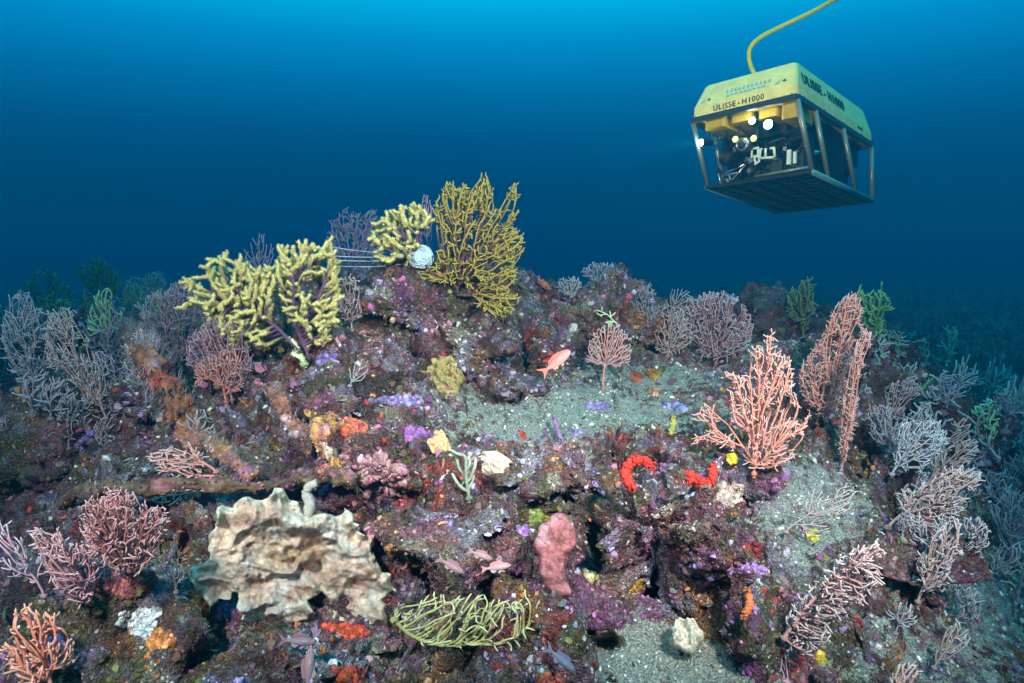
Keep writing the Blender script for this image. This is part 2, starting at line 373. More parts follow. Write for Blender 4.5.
# ------------------------------------------------------------------ boulders
ROCKS = [  # px, py, rx, ry (px), depth ratio, sink, label
 (664,528,80,72,.9,.3,6,'large rounded boulder speckled lilac and brown under the ring of red sponge'),
 (548,470,52,40,.9,.35,5,'dark maroon rock between the pink slab sponge and the pale sediment'),
 (405,305,62,38,.9,.3,6,'brown knobbly rock right below the white tangled ball'),
 (470,340,50,34,.9,.35,5,'rusty rock at the foot of the big yellow sea fan'),
 (522,385,30,16,.9,.3,5,'low dark rock under the small pink swimming fish'),
 (545,345,44,28,.9,.3,5,'dark brown rock behind the small pink swimming fish'),
 (600,312,46,26,.9,.35,5,'brown crest rock carrying the two small pale grey fans'),
 (680,318,44,16,.9,.3,5,'low grey rock on the crest behind the lilac bush fan'),
 (775,322,50,20,.9,.3,5,'black shaded rock on the crest left of the tall pink fan'),
 (880,378,36,50,.9,.35,5,'dark brown rock beneath the green plume on the right crest'),
 (370,365,54,30,.9,.35,5,'dark olive rock overhanging the lilac ledge'),
 (320,400,48,26,.9,.35,5,'dusky violet rock below the pale yellow plume coral'),
 (450,520,60,48,.9,.4,5,'reddish brown rock above the cave with the small pink fish'),
 (380,470,50,42,.9,.4,5,'maroon rock carrying the pale pink crust'),
 (500,620,60,36,.9,.5,5,'dark red rock behind the reclining yellow green fan'),
 (560,640,34,30,.9,.3,5,'small dark red rock left of the sandy pocket'),
 (762,600,52,40,.9,.35,5,'violet and orange rock right of the sandy pocket'),
 (300,652,100,34,.9,.4,6,'dark encrusted rock at the bottom edge below the white sponge'),
 (120,630,60,50,.9,.4,5,'brown rock with orange crusts at the bottom left'),
 (150,400,50,34,.9,.4,5,'dark blue grey rock beneath the rusty leaning rod'),
 (60,440,60,36,.9,.4,5,'dim blue rock at the left edge'),
 (70,335,60,24,.9,.3,5,'dark teal rock far back on the left'),
 (225,345,50,30,.9,.4,5,'violet brown rock behind the pale yellow plume coral'),
 (915,570,42,46,.9,.4,5,'dark rock under the white tipped sea fans on the right'),
 (960,430,40,40,.9,.3,5,'dim blue rock on the right drop off'),
 (760,480,36,20,.9,.2,5,'ochre rock at the foot of the orange sea fan'),
]
for (px, py, rx, ry, dr, sink, sub, lab) in ROCKS:
    p, nn, d = hit(px, py + ry * .35)
    k = pxm(d); a, c = rx * k, ry * k; dep = a * dr
    V, T = ICO[sub]; V = V.copy()
    cen = p + np.array([0, dep * .05, c * .55 - c * sink]) - unit(ray(px, py)) * c * (.75 if rx > 70 and py < 600 else .3)
    P = cen + V * np.array([a, dep, c]) * (.86 + .0)
    s0 = np.zeros(len(P)) + .08
    hh = relief(P * 1.0 + 3.3, s0) * 1.25 + .35 * min(a, c) * fbm(P, min(a, c) * 1.3, 2, int(px))
    P = P + V * hh[:, None] * min(1.0, min(a, c) / .12)
    m_ = MB(); m_.add(P, None, T)
    o = m_.build('boulder', M_REEF, empty('boulder', cen, lab, 'rock', 'boulders of the reef')) if False else m_.build('boulder', M_REEF)
    o.data.transform(Matrix.Translation(-Vector(cen))); o.location = cen
    tag(o, lab, 'rock', 'boulders of the reef'); add_sed(o, s0 + .1 * sed_amount(P)); add_hue(o, P)
    surfV.append(P); surfT.append(T)
off = np.cumsum([0] + [len(v) for v in surfV[:-1]])
SV = np.concatenate(surfV); ST = np.concatenate([t + o_ for t, o_ in zip(surfT, off)])
tree = BVHTree.FromPolygons(SV.tolist(), ST.tolist())

# ------------------------------------------------------------------ encrusting life scattered over the rock (nobody could count it)
TC = SV[ST].mean(1); TN = np.cross(SV[ST[:, 1]] - SV[ST[:, 0]], SV[ST[:, 2]] - SV[ST[:, 0]])
area = np.linalg.norm(TN, axis=1); TN /= area[:, None] + 1e-15
TD = np.linalg.norm(TC - CAM, axis=1)
flip = ((TN * (TC - CAM)).sum(1) > 0) & (TN[:, 2] < 0); TN[flip] *= -1
ppx, ppy = project(TC)
ok = (ppx > -60) & (ppx < 1084) & (ppy < 760) & (ppy > 200) & (TD < 8) & (((TN * (TC - CAM)).sum(1)) < 0.0)
wgt = np.where(ok, area / TD ** 2, 0); sedT = sed_amount(TC) * (TN[:, 2] > .2)
PAL = np.array([(.09,.035,.03),(.13,.08,.045),(.10,.095,.035),(.21,.15,.26),(.25,.10,.22),(.30,.15,.15),(.5,.17,.06),(.42,.05,.03),(.42,.36,.28),(.32,.34,.32),(.4,.28,.06),(.16,.13,.11)])
def pick(P, seed, weights):
    """a colony colours its whole patch; strays mix in"""
    c = colony(P); ww_ = np.array(weights, float); k_ = rng.choice(12, len(P), p=ww_ / ww_.sum()); m_ = (rng.random(len(P)) < .14)[:, None]
    c = np.where(m_, PAL[k_], c) * np.exp(rng.normal(-.12, .42, (len(P), 1))) + rng.uniform(-.015, .02, (len(P), 3))
    return np.clip(c, .012, .48)
def sample(N, avoid_sed=True, up=None):
    wv = wgt * (np.clip(1 - 1.45 * sedT, .04, 1) if avoid_sed else 1)
    if up is not None: wv = wv * np.clip(TN[:, 2] * up, .1, 1)
    f = rng.choice(len(ST), N, p=wv / wv.sum())
    u = rng.uniform(0, 1, (N, 2)); fl = u.sum(1) > 1; u[fl] = 1 - u[fl]
    A, B, C = SV[ST[f, 0]], SV[ST[f, 1]], SV[ST[f, 2]]
    P = A + u[:, :1] * (B - A) + u[:, 1:] * (C - A)
    return P, TN[f], TD[f]
def frames(Nn):
    ref = rng.normal(size=Nn.shape); A = np.cross(Nn, ref); A /= np.linalg.norm(A, axis=1)[:, None]; return A, np.cross(Nn, A)
def scatter(name, label, Vt, Tt, N, szpx, cols_w, seed, zscale=(.35, .9), m=None, lift=.0, avoid=True, up=None, tilt=.25, tipcol=None, jit=.18, colfn=None, smooth=True):
    if jit == .18: jit = .32
    P, Nn, D = sample(N, avoid, up); Nn = Nn + rng.normal(0, tilt, Nn.shape); Nn /= np.linalg.norm(Nn, axis=1)[:, None]
    A, B = frames(Nn); s = (szpx[0] + (szpx[1] - szpx[0]) * rng.uniform(0, 1, N) ** 2.2) * np.clip(D, 1.0, 3.2) / FPX
    sx = s * rng.uniform(.7, 1.3, N); sy = s * rng.uniform(.7, 1.3, N); sz = s * rng.uniform(*zscale, N)
    k = len(Vt); V = np.tile(Vt, (N, 1, 1)) * (1 + rng.uniform(-jit, jit, (N, k, 1)))
    V = P[:, None] + V[..., :1] * (sx[:, None] * A)[:, None] + V[..., 1:2] * (sy[:, None] * B)[:, None] + (V[..., 2:] + lift) * (sz[:, None] * Nn)[:, None]
    c = (colfn or pick)(P, seed, cols_w); C = np.repeat(c, k, 0)
    if tipcol is not None:
        t = np.tile(np.clip(Vt[:, 2], 0, 1), N)[:, None]; C = C * (1 - t * .6) + np.array(tipcol) * t * .6
    C = C * (1 + rng.uniform(-.2, .2, (len(C), 1)))
    T = (Tt[None] + (np.arange(N) * k)[:, None, None]).reshape(-1, 3)
    mb = MB(); mb.add(V.reshape(-1, 3), None, T, np.clip(C, 0, 1))
    return tag(mb.build(name, m, None, smooth), label, 'marine growth', None, 'stuff')
M_GROW = mat('living_crust', attr=True, rough=.7, bump=.5, bscale=400, var=.45, vscale=260)
Vn, Tn_ = ICO[2]; Vn = Vn.copy()
Wn = {i: 1 for i in range(12)}
def ww(**k): return [k.get(c, 1.) for c in ('maroon','brown','olive','lav','mag','pink','orange','red','cream','grey','yellow','drab')]
scatter('encrusting_nodules', 'small rounded knobs of algae and sponge crowding the rock', Vn, Tn_, 14000, (.8, 3.6),
        ww(maroon=2.6, brown=2.8, olive=1.8, lav=.5, mag=.25, pink=.7, orange=.12, red=.12, cream=.35, grey=.9, yellow=.08, drab=2.6), 101, m=M_GROW)
scatter('encrusting_grains', 'tiny knobs and grains of living crust covering the rock', ICO[1][0], ICO[1][1], 60000, (.45, 1.9),
        ww(maroon=2.2, brown=2.4, olive=1.6, lav=.8, mag=.5, pink=1, orange=.5, red=.5, cream=.5, grey=.9, yellow=.2, drab=2.4), 131, m=M_GROW, jit=.25)
# flat flakes (encrusting algae plates)
k = 7; th = np.arange(k) / k * 2 * np.pi
Vf = np.r_[[[0, 0, .25]], np.c_[np.cos(th), np.sin(th), .1 * np.sin(3 * th) + .25], np.c_[.85 * np.cos(th), .85 * np.sin(th), 0 * th - .25]]
Tf = [[0, 1 + q, 1 + (q + 1) % k] for q in range(k)] + [[1 + q, 1 + k + q, 1 + (q + 1) % k] for q in range(k)] + [[1 + (q + 1) % k, 1 + k + q, 1 + k + (q + 1) % k] for q in range(k)]
Tf = np.array(Tf)
scatter('encrusting_plates', 'thin lilac maroon and grey algal plates overlapping on the rock', Vf, Tf, 26000, (.8, 4.6),
        ww(maroon=2.8, brown=2, olive=1.2, lav=.8, mag=.35, pink=.8, orange=.1, red=.12, cream=.3, grey=1.0, yellow=.05, drab=2), 202, m=M_GROW, tilt=.5, zscale=(.5, 1.4), smooth=False)
# tufts of hydroids / turf
def tuft(nb, seed, spread=.9, wb=.05):
    r_ = np.random.default_rng(seed); V = []; T = []
    for b_ in range(nb):
        a = r_.uniform(0, 6.28); s_ = r_.uniform(.2, 1) * spread; d = np.array([math.cos(a) * s_, math.sin(a) * s_, 1.0]); h = r_.uniform(.6, 1)
        c = np.array([r_.uniform(-.2, .2), r_.uniform(-.2, .2), 0]); w_ = wb
        mid = c + d * h * .5 + r_.normal(0, .07, 3); tip = c + d * h + r_.normal(0, .12, 3); i0 = len(V)
        for q in range(3): V.append(c + w_ * np.array([math.cos(q * 2.1), math.sin(q * 2.1), 0]))
        for q in range(3): V.append(mid + w_ * .8 * np.array([math.cos(q * 2.1), math.sin(q * 2.1), 0]))
        V.append(tip)
        for q in range(3):
            e = (q + 1) % 3; T += [[i0 + q, i0 + e, i0 + 3 + e], [i0 + q, i0 + 3 + e, i0 + 3 + q], [i0 + 3 + q, i0 + 3 + e, i0 + 6]]
    return np.array(V), np.array(T)
Vt, Tt = tuft(7, 5)
scatter('turf_tufts', 'short brown and grey turf tufts bristling between the crusts', Vt, Tt, 14000, (2, 6.5),
        ww(maroon=1, brown=3, olive=2, lav=.8, mag=.2, pink=.8, orange=.1, red=.05, cream=.6, grey=2, yellow=.2, drab=3), 303, zscale=(.6, 1.2), m=M_GROW, tipcol=(.4, .38, .35), jit=.0)
Vt, Tt = tuft(10, 8, 1.1, .022)
scatter('hydroid_tufts', 'fine whitish hydroid threads standing between the crusts', Vt, Tt, 9000, (3, 9), ww(maroon=.2, brown=1, olive=.5, lav=1, mag=.1, pink=.8, orange=.1, red=.05, cream=1.5, grey=3, yellow=.1, drab=2), 404,
        zscale=(.6, 1.2), m=M_GROW, tipcol=(.44, .46, .48), jit=.0)
# bright accents: small sponge blobs, in colonies
Vs, Ts = ICO[2]
def colonies(name, label, centres_w, seed, N, sz, thr):
    def fn(P, s, w_):
        return np.clip(np.array(centres_w) * .72 * np.exp(rng.normal(0, .35, (len(P), 1))), 0, 1)
    global wgt
    old = wgt.copy(); mk = fbm(TC, .16, 2, seed) * .6 + fbm(TC, .035, 2, seed + 9) * .5
    wgt = wgt * sstep(thr, thr + .1, mk) * (rng.uniform(0, 1, len(mk)) < 1)
    scatter(name, label, Vs, Ts, N, (sz[0] * .6, sz[1]), None, seed, zscale=(.25, .6), m=M_GROW, colfn=fn, tilt=.35, jit=.42); wgt = old
colonies('orange_sponge_crust', 'orange sponge crust spotting the rock', (.55, .16, .05), 11, 900, (1.5, 3.6), .42)
colonies('red_sponge_crust', 'deep red sponge crust spotting the rock', (.50, .03, .02), 23, 800, (1.5, 3.6), .44)
colonies('lilac_algal_crust', 'bright lilac algal crust in clumps on the rock', (.34, .22, .40), 35, 2600, (1.5, 4.0), .34)
colonies('cream_crust', 'cream coloured crust in clumps on the rock', (.36, .32, .26), 47, 800, (1.3, 3.4), .40)
colonies('magenta_crust', 'magenta crust in small clumps on the rock', (.26, .06, .15), 59, 1300, (1.5, 3.6), .38)
colonies('olive_algae', 'olive green algae in small clumps on the rock', (.13, .15, .03), 63, 1300, (1.5, 3.6), .38)
Vg, Tg = ICO[1]
old = wgt.copy(); wgt = wgt * np.clip(sedT - .15, 0, 1)
scatter('coarse_sediment', 'pale shell grit and coarse sediment lying on the level patches', Vg, Tg, 8000, (.4, 2.6), None, 7, m=M_GROW, avoid=False,
        colfn=lambda P, s, w_: np.clip(np.array((.34, .32, .27)) * np.exp(rng.normal(-.3, .6, (len(P), 1))), 0, 1))
wgt = old

# ------------------------------------------------------------------ sea fans: branches grown towards points spread through the fan
def inpoly(x, y, P):
    c = np.zeros(len(x), bool); n = len(P); j = n - 1
    for i in range(n):
        xi, yi = P[i]; xj, yj = P[j]
        c ^= ((yi > y) != (yj > y)) & (x < (xj - xi) * (y - yi) / (yj - yi + 1e-12) + xi); j = i
    return c
def grow(att, start, step, kill, bias=None, bk=0.0, maxit=260):
    nodes = [np.asarray(s_, float) for s_ in start]; par = [-1] + list(range(len(start) - 1))
    nodes_np = np.array(nodes); D = np.linalg.norm(att[:, None] - nodes_np[None], axis=2)
    near_i = D.argmin(1); near_d = D.min(1); alive = near_d > kill
    dirs = {}
    for it in range(maxit):
        if not alive.any(): break
        ids = np.unique(near_i[alive]); new = []; newp = []
        for q in ids:
            sel = alive & (near_i == q)
            v = att[sel] - nodes[q]; v = v / (np.linalg.norm(v, axis=1)[:, None] + 1e-9); d = v.mean(0)
            if par[q] >= 0: d = d + .35 * unit(nodes[q] - nodes[par[q]])
            if bk: d = d + bk * unit(nodes[q] - nodes[0])
            d = unit(d) + rng.normal(0, .07, 3) ; p = nodes[q] + unit(d) * step
            key = (q, tuple(np.round(unit(d), 1)))
            if dirs.get(key, 0) > 1: 
                alive[sel & (near_d < step * 1.6)] = False; continue
            dirs[key] = dirs.get(key, 0) + 1; new.append(p); newp.append(q)
        if not new: break
        b0 = len(nodes); nodes += new; par += newp; nn = np.array(new)
        ai = np.where(alive)[0]
        if len(ai):
            D = np.linalg.norm(att[ai][:, None] - nn[None], axis=2); m_ = D.argmin(1); dm = D.min(1); bt = dm < near_d[ai]
            near_i[ai[bt]] = m_[bt] + b0; near_d[ai[bt]] = dm[bt]; alive[ai] = near_d[ai] > kill
        if len(nodes) > 14000: break
    return np.array(nodes), np.array(par)
def coral_mesh(N, par, rt, rmax, k=5, p=3.0, cs=(1, 1, 1), ct=(1, 1, 1), polyps=0, plen=1.0, stem_th=None, cstem=None, knob=.15, cspk=None, smooth_it=2):
    n = len(N); ch = [[] for _ in range(n)]
    for i in range(1, n):
        if par[i] >= 0: ch[par[i]].append(i)
    for _ in range(smooth_it):
        M_ = N.copy()
        for i in range(1, n):
            if len(ch[i]) == 1: M_[i] = .5 * N[i] + .25 * (N[par[i]] + N[ch[i][0]])
        N = M_
    R = np.zeros(n); H = np.zeros(n); main = -np.ones(n, int)
    for i in range(n - 1, -1, -1):
        if not ch[i]: R[i] = rt
        else:
            R[i] = sum(R[c] ** p for c in ch[i]) ** (1 / p); H[i] = 1 + max(H[c] for c in ch[i]); main[i] = max(ch[i], key=lambda c: (R[c], H[c]))
    R = rt + (R - rt) * (.34 if not polyps else .5)
    R = np.minimum(R, rmax); Rk = R * (1 + knob * rng.uniform(-1, 1, n)); lv = np.array([not c for c in ch]); Rk[lv] *= .7
    t = np.clip((H) / 12.0, 0, 1) ** .7
    C = np.asarray(ct) * (1 - t[:, None]) + np.asarray(cs) * t[:, None]
    if stem_th: 
        a = sstep(stem_th[0], stem_th[1], H)[:, None]; C = C * (1 - a) + np.asarray(cstem) * a
    C = C * rng.uniform(.85, 1.15, (n, 1))
    e = np.arange(1, n); pe = par[1:]; D = N[e] - N[pe]; D /= np.linalg.norm(D, axis=1)[:, None] + 1e-12
    Dn = np.zeros((n, 3)); Dn[e] = D; Dn[0] = D[0]
    for i in range(n):
        if main[i] >= 0 and i: Dn[i] = Dn[i] + Dn[main[i]]
    Dn /= np.linalg.norm(Dn, axis=1)[:, None] + 1e-12
    def ring(c, d, r):
        ref = np.array([.12, 1, .07]); A = np.cross(d, ref); A /= np.linalg.norm(A, axis=1)[:, None] + 1e-9; B = np.cross(d, A)
        th = np.arange(k) / k * 2 * np.pi
        return c[:, None] + r[:, None, None] * (np.cos(th)[None, :, None] * A[:, None] + np.sin(th)[None, :, None] * B[:, None])
    V1 = ring(N, Dn, Rk).reshape(-1, 3)
    side = np.array([i for i in e if main[par[i]] != i], int)
    V2 = ring(N[par[side]], Dn[side], np.minimum(Rk[par[side]], Rk[side] * 1.25)).reshape(-1, 3) if len(side) else np.zeros((0, 3))
    start = np.zeros(n, int); start[e] = pe * k; start[side] = n * k + np.arange(len(side)) * k
    kk = np.arange(k); a = start[e][:, None] + kk; b = start[e][:, None] + (kk + 1) % k; c_ = e[:, None] * k + (kk + 1) % k; d_ = e[:, None] * k + kk
    Q = np.stack([a, b, c_, d_], -1).reshape(-1, 4)
    li = np.where(lv)[0]; tips = N[li] + Dn[li] * Rk[li][:, None] * 1.2; t0 = n * k + len(side) * k
    T = np.stack([li[:, None] * k + kk, li[:, None] * k + (kk + 1) % k, np.repeat((t0 + np.arange(len(li)))[:, None], k, 1)], -1).reshape(-1, 3)
    V = np.vstack([V1, V2, tips]); CC = np.vstack([np.repeat(C, k, 0), np.repeat(C[side], k, 0), C[li]])
    out = MB(); out.add(V, Q, T, CC); pol = None
    if polyps:
        idx = np.repeat(np.where((H < (stem_th[0] if stem_th else 1e9)))[0], polyps)
        m_ = len(idx); rd = rng.normal(size=(m_, 3)); dd = Dn[idx]; rd -= (rd * dd).sum(1)[:, None] * dd; rd /= np.linalg.norm(rd, axis=1)[:, None]
        rd = rd + dd * rng.uniform(0, .8, (m_, 1)); rd /= np.linalg.norm(rd, axis=1)[:, None]
        base = N[idx] + dd * rng.uniform(-.5, .5, (m_, 1)) * np.linalg.norm(N[1] - N[0]); L_ = (R[idx] * plen * rng.uniform(.7, 1.3, m_))[:, None]
        A = np.cross(rd, [.3, .2, .9]); A /= np.linalg.norm(A, axis=1)[:, None]; B = np.cross(rd, A); wv = np.maximum(R[idx] * .28, rt * .22)[:, None]
        V = np.stack([base + A * wv, base + (-.5 * A + .87 * B) * wv, base + (-.5 * A - .87 * B) * wv, base + rd * (R[idx][:, None] + L_) * 1.0], 1).reshape(-1, 3)
        o4 = np.arange(m_)[:, None, None] * 4; T = (np.array([[0, 1, 3], [1, 2, 3], [2, 0, 3]])[None] + o4).reshape(-1, 3)
        cp_ = np.repeat(np.clip(np.asarray(cspk if cspk is not None else ct) * rng.uniform(.85, 1.25, (m_, 1)), 0, 1), 4, 0)
        pol = MB(); pol.add(V, None, T, cp_)
    return out, pol
M_FAN = mat('sea_fan_skin', attr=True, rough=.65, bump=.4, bscale=900, var=.2, vscale=300)
M_POLYP = mat('polyp', attr=True, rough=.55, spec=.2)
def ell_poly(bx, by, tx, ty, w, low=.12, skew=0):
    """outline of a frond from its foot to its tip"""
    u = np.array([tx - bx, ty - by], float); L_ = np.hypot(*u); u /= L_; v = np.array([-u[1], u[0]])
    P = []
    for a in np.linspace(0, 2 * np.pi, 26, endpoint=False):
        r_ = 1 + .14 * math.sin(3 * a + bx) + .10 * math.sin(5 * a + by) + rng.uniform(-.06, .06)
        c = np.array([bx, by]) + u * L_ * (low + (1 - low) * (.5 + .5 * math.cos(a) * min(r_, 1.05))) + v * (w / 2 * math.sin(a) * r_ + skew * math.cos(a))
        P.append(c)
    return P
FANS = 0
def sea_fan(label, base, poly, spacing=5.0, rt=.75, rmax=2.4, cs=(.6, .25, .17), ct=(.62, .36, .33), yaw=0, off=.0, deep=.12, curve=.2, trunk=None,
            polyps=0, plen=1.0, group='sea fans on the reef', cat='sea fan', stem_th=None, cstem=None, Y=None, k=5, gaps=.35, cspk=None, bk=.25, name='sea_fan', lift=0, stepk=.5, tilt=0.0, knob=.15):
    global FANS; FANS += 1
    if rt < 1.5 and polyps < 20: spacing *= .56; rt *= .64; rmax *= .74; bk = max(bk, .6)
    bx, by = base
    p0, nn, d = hit(bx, by)
    if Y is not None: p0 = W(bx, by, Y); d = np.linalg.norm(p0 - CAM)
    p0 = p0 - unit(ray(bx, by)) * off; d = np.linalg.norm(p0 - CAM); k_ = d / FPX * CP * 1.02
    view = unit(ray(bx, by)); cy, sy = math.cos(math.radians(yaw)), math.sin(math.radians(yaw))
    nrm = np.array([view[0] * cy - view[1] * sy, view[0] * sy + view[1] * cy, view[2] * .6 + tilt]); nrm = unit(nrm)
    poly = [tuple(q) for q in poly]; px = np.array([q[0] for q in poly]); py = np.array([q[1] for q in poly])
    area_ = abs(sum(px[i] * py[(i + 1) % len(px)] - px[(i + 1) % len(px)] * py[i] for i in range(len(px)))) / 2
    na_ = int(np.clip(area_ / spacing ** 2 * 3.0, 40, 3500))
    X_ = rng.uniform(px.min(), px.max(), na_ * 5); Y_ = rng.uniform(py.min(), py.max(), na_ * 5); q = inpoly(X_, Y_, poly); X_, Y_ = X_[q], Y_[q]
    g = fbm(np.c_[X_, Y_, 0 * X_ + FANS * 9], spacing * 5, 2, FANS); keep = g > np.quantile(g, gaps * .6) if len(g) else []
    X_, Y_ = X_[keep][:na_], Y_[keep][:na_]
    size = max(np.ptp(px), np.ptp(py)) * k_
    def toW(x, y, dn):
        r_ = ray(x, y); t = ((p0 - CAM) @ nrm) / (r_ @ nrm); return CAM + r_ * t + view * dn
    mx = px.mean()
    att = np.array([toW(x, y, rng.uniform(-1, 1) * deep * size * .5 + curve * size * ((x - mx) / max(np.ptp(px), 1)) ** 2 * 2) for x, y in zip(X_, Y_)])
    st = [p0 - nrm * 0 + np.array([0, 0, -.01]), p0]
    if trunk is not None:
        st = list(interp([p0] + [toW(x, y, 0) for x, y in trunk], max(6, int(len(trunk) * 6))))
    step = spacing * stepk * k_
    N_, par = grow(att, st, step, spacing * .55 * k_, bias=unit(att.mean(0) - p0), bk=bk)
    for _ in range(2):     # drop stubs: a side twig must be a few steps long
        n__ = len(N_); nc = np.bincount(par[1:], minlength=n__); drop = np.zeros(n__, bool)
        for q in np.where(nc == 0)[0]:
            ch_ = [q]; a_ = par[q]
            while a_ > 2 and nc[a_] == 1 and len(ch_) < 3: ch_.append(a_); a_ = par[a_]
            if len(ch_) < 3 and q > 8 and polyps < 20: drop[ch_] = True
        keep_ = ~drop; new_ = np.cumsum(keep_) - 1; N_ = N_[keep_]; par = np.where(par >= 0, new_[np.maximum(par, 0)], -1)[keep_]
    hasc = np.zeros(len(N_), bool); hasc[par[1:]] = True; ex = []; ep = []
    for q in np.where(~hasc)[0]:
        if q < 3: continue
        d_ = unit(unit(N_[q] - N_[par[q]]) * .55 + unit(N_[q] - p0) * .6 + rng.normal(0, .22, 3)); a_ = q; pos = N_[q]
        for z_ in range(int(rng.integers(1, 4))): pos = pos + d_ * step; ex.append(pos); ep.append(a_); a_ = len(N_) + len(ex) - 1
    if ex: N_ = np.vstack([N_, np.array(ex)]); par = np.concatenate([par, np.array(ep)])
    br, pol = coral_mesh(N_, par, rt * k_, rmax * k_, k=k, cs=cs, ct=ct, polyps=polyps, plen=plen, stem_th=stem_th, cstem=cstem, cspk=cspk, knob=knob)
    root = empty(name, p0, label, cat, group)
    br.build('branches', M_FAN, root)
    if pol: pol.build('polyps', M_POLYP, root)
    hf = MB(); V, T = ICO[3]; rr = max(rmax * 1.8, 2.5) * k_
    hv = V * np.array([rr, rr, rr * .7]); hv = hv + V * (fbm(V + FANS, .6, 3, 3) * rr * .3)[:, None]; hf.add(hv + p0, None, T, np.asarray(cstem if cstem is not None else cs) * .7)
    hf.build('holdfast', M_FAN, root)
    return root
def frond(label, base, tip, w, **kw):
    return sea_fan(label, base, ell_poly(*base, *tip, w, low=kw.pop('low', .12)), **kw)

ORANGE = dict(cs=(.60, .20, .14), ct=(.64, .38, .34)); PINK = dict(cs=(.50, .20, .16), ct=(.56, .36, .36)); DUSK = dict(cs=(.27, .13, .14), ct=(.38, .27, .31))
GREY = dict(cs=(.24, .19, .21), ct=(.40, .36, .40)); LILAC = dict(cs=(.30, .13, .13), ct=(.46, .32, .35)); GREEN = dict(cs=(.16, .2, .06), ct=(.4, .48, .18))
def cr6(L): return [(680 + a / 3.105, 280 + b / 3.105) for a, b in L]
sea_fan('large orange sea fan with open lacy branches, left of the tall brownish pink fan', (754, 474),
        cr6([(45,520),(35,480),(40,440),(75,385),(110,400),(125,460),(160,455),(165,370),(120,350),(125,290),(160,300),(190,290),(210,230),(250,200),(290,155),(300,230),(330,235),(350,290),(355,350),(375,400),(402,410),(395,460),(370,530),(330,570),(290,590),(230,590),(160,530),(90,500)]),
        spacing=5.3, rt=.85, rmax=2.3, yaw=-8, off=.03, **ORANGE, deep=.18, gaps=.45, k=6)
sea_fan('tall brownish pink sea fan with dense feathery fronds, the tallest right of the orange fan', (818, 424),
        cr6([(365,300),(395,240),(430,200),(465,120),(500,60),(550,42),(565,90),(560,150),(530,230),(505,330),(485,410),(440,430),(400,390),(375,350)]),
        spacing=3.6, rt=.65, rmax=2.0, yaw=22, cs=(.50, .17, .12), ct=(.60, .34, .31), deep=.3, gaps=.3, off=.02)
sea_fan('narrow drooping pink sea fan strand at the right edge of the tall brownish pink fan', (841, 470),
        cr6([(560,150),(595,160),(592,230),(562,290),(535,360),(552,380),(542,450),(518,560),(500,600),(490,520),(498,420),(510,330),(535,240)]),
        spacing=3.6, rt=.65, rmax=1.6, yaw=25, cs=(.46, .17, .13), ct=(.58, .36, .34), deep=.3, off=.03)
sea_fan('domed dusky lilac bush of a sea fan on the right part of the crest', (716, 366),
        [(678,322),(684,306),(700,297),(720,293),(738,299),(748,312),(753,328),(748,346),(735,358),(716,362),(697,355),(684,342)], spacing=4.0, rt=.7, rmax=2.0, deep=.5, **LILAC, gaps=.15)
sea_fan('round greyish pink bush of a sea fan just left of the domed lilac one', (668, 356),
        [(648,330),(655,315),(668,307),(684,312),(692,326),(690,345),(676,354),(658,352)], spacing=4.0, rt=.6, rmax=1.7, deep=.6, cs=(.42,.24,.2), ct=(.42,.34,.34), gaps=.1)
sea_fan('small pink tree shaped sea fan on a bare stem standing in the pale sediment', (603, 389),
        [(587,362),(588,345),(594,333),(604,325),(616,326),(627,335),(632,350),(629,364),(616,368),(606,366),(597,366)], spacing=3.6, rt=.75, rmax=1.9, trunk=[(603,380),(604,370)], **PINK, gaps=.1)
frond('pale grey dome shaped sea fan on the crest, highest on the back rock', (602, 292), (603, 262), 38, spacing=3.4, rt=.55, rmax=1.4, **GREY, off=.02, Y=3.5, gaps=.05, deep=.4)
frond('small pale pinkish fan tuft beside the pale grey dome on the crest', (571, 301), (570, 277), 24, spacing=3.4, rt=.6, rmax=1.3, cs=(.4,.28,.26), ct=(.5,.42,.42), Y=3.3, gaps=.05, deep=.5)
frond('loose dark grey fan behind the crest between the pale dome and the lilac bush', (648, 326), (645, 286), 28, spacing=4, rt=.5, rmax=1.4, cs=(.2,.15,.17), ct=(.3,.26,.3), deep=.4)
frond('sparse greyish fan leaning right above the round pinkish bush', (668, 316), (688, 287), 22, spacing=4.4, rt=.55, rmax=1.3, cs=(.24,.18,.2), ct=(.34,.3,.34))
sea_fan('bare dusky purple sea fan behind the crest, left of the round yellow plume', (352, 282),
        [(328,255),(330,225),(345,211),(360,215),(374,210),(380,230),(378,262),(366,275),(345,276)], spacing=4.4, rt=.5, rmax=1.6, cs=(.2,.12,.16), ct=(.34,.24,.29), Y=3.3, deep=.4, gaps=.1)
frond('low bare grey purple fan peeking out above the pale yellow plumes', (264, 292), (258, 238), 34, spacing=5, rt=.55, rmax=1.5, cs=(.2,.14,.17), ct=(.34,.27,.31), Y=3.1)
frond('wispy mauve pink fan tip rising behind the round yellow plume', (427, 272), (424, 196), 18, spacing=4, rt=.5, rmax=1.3, cs=(.36,.18,.22), ct=(.46,.3,.34), Y=2.95)
def cr4(L): return [(360 + a / 3.795, 160 + b / 3.795) for a, b in L]
YEL = dict(cs=(.26, .17, .03), ct=(.36, .265, .05), cstem=(.08, .03, .04))
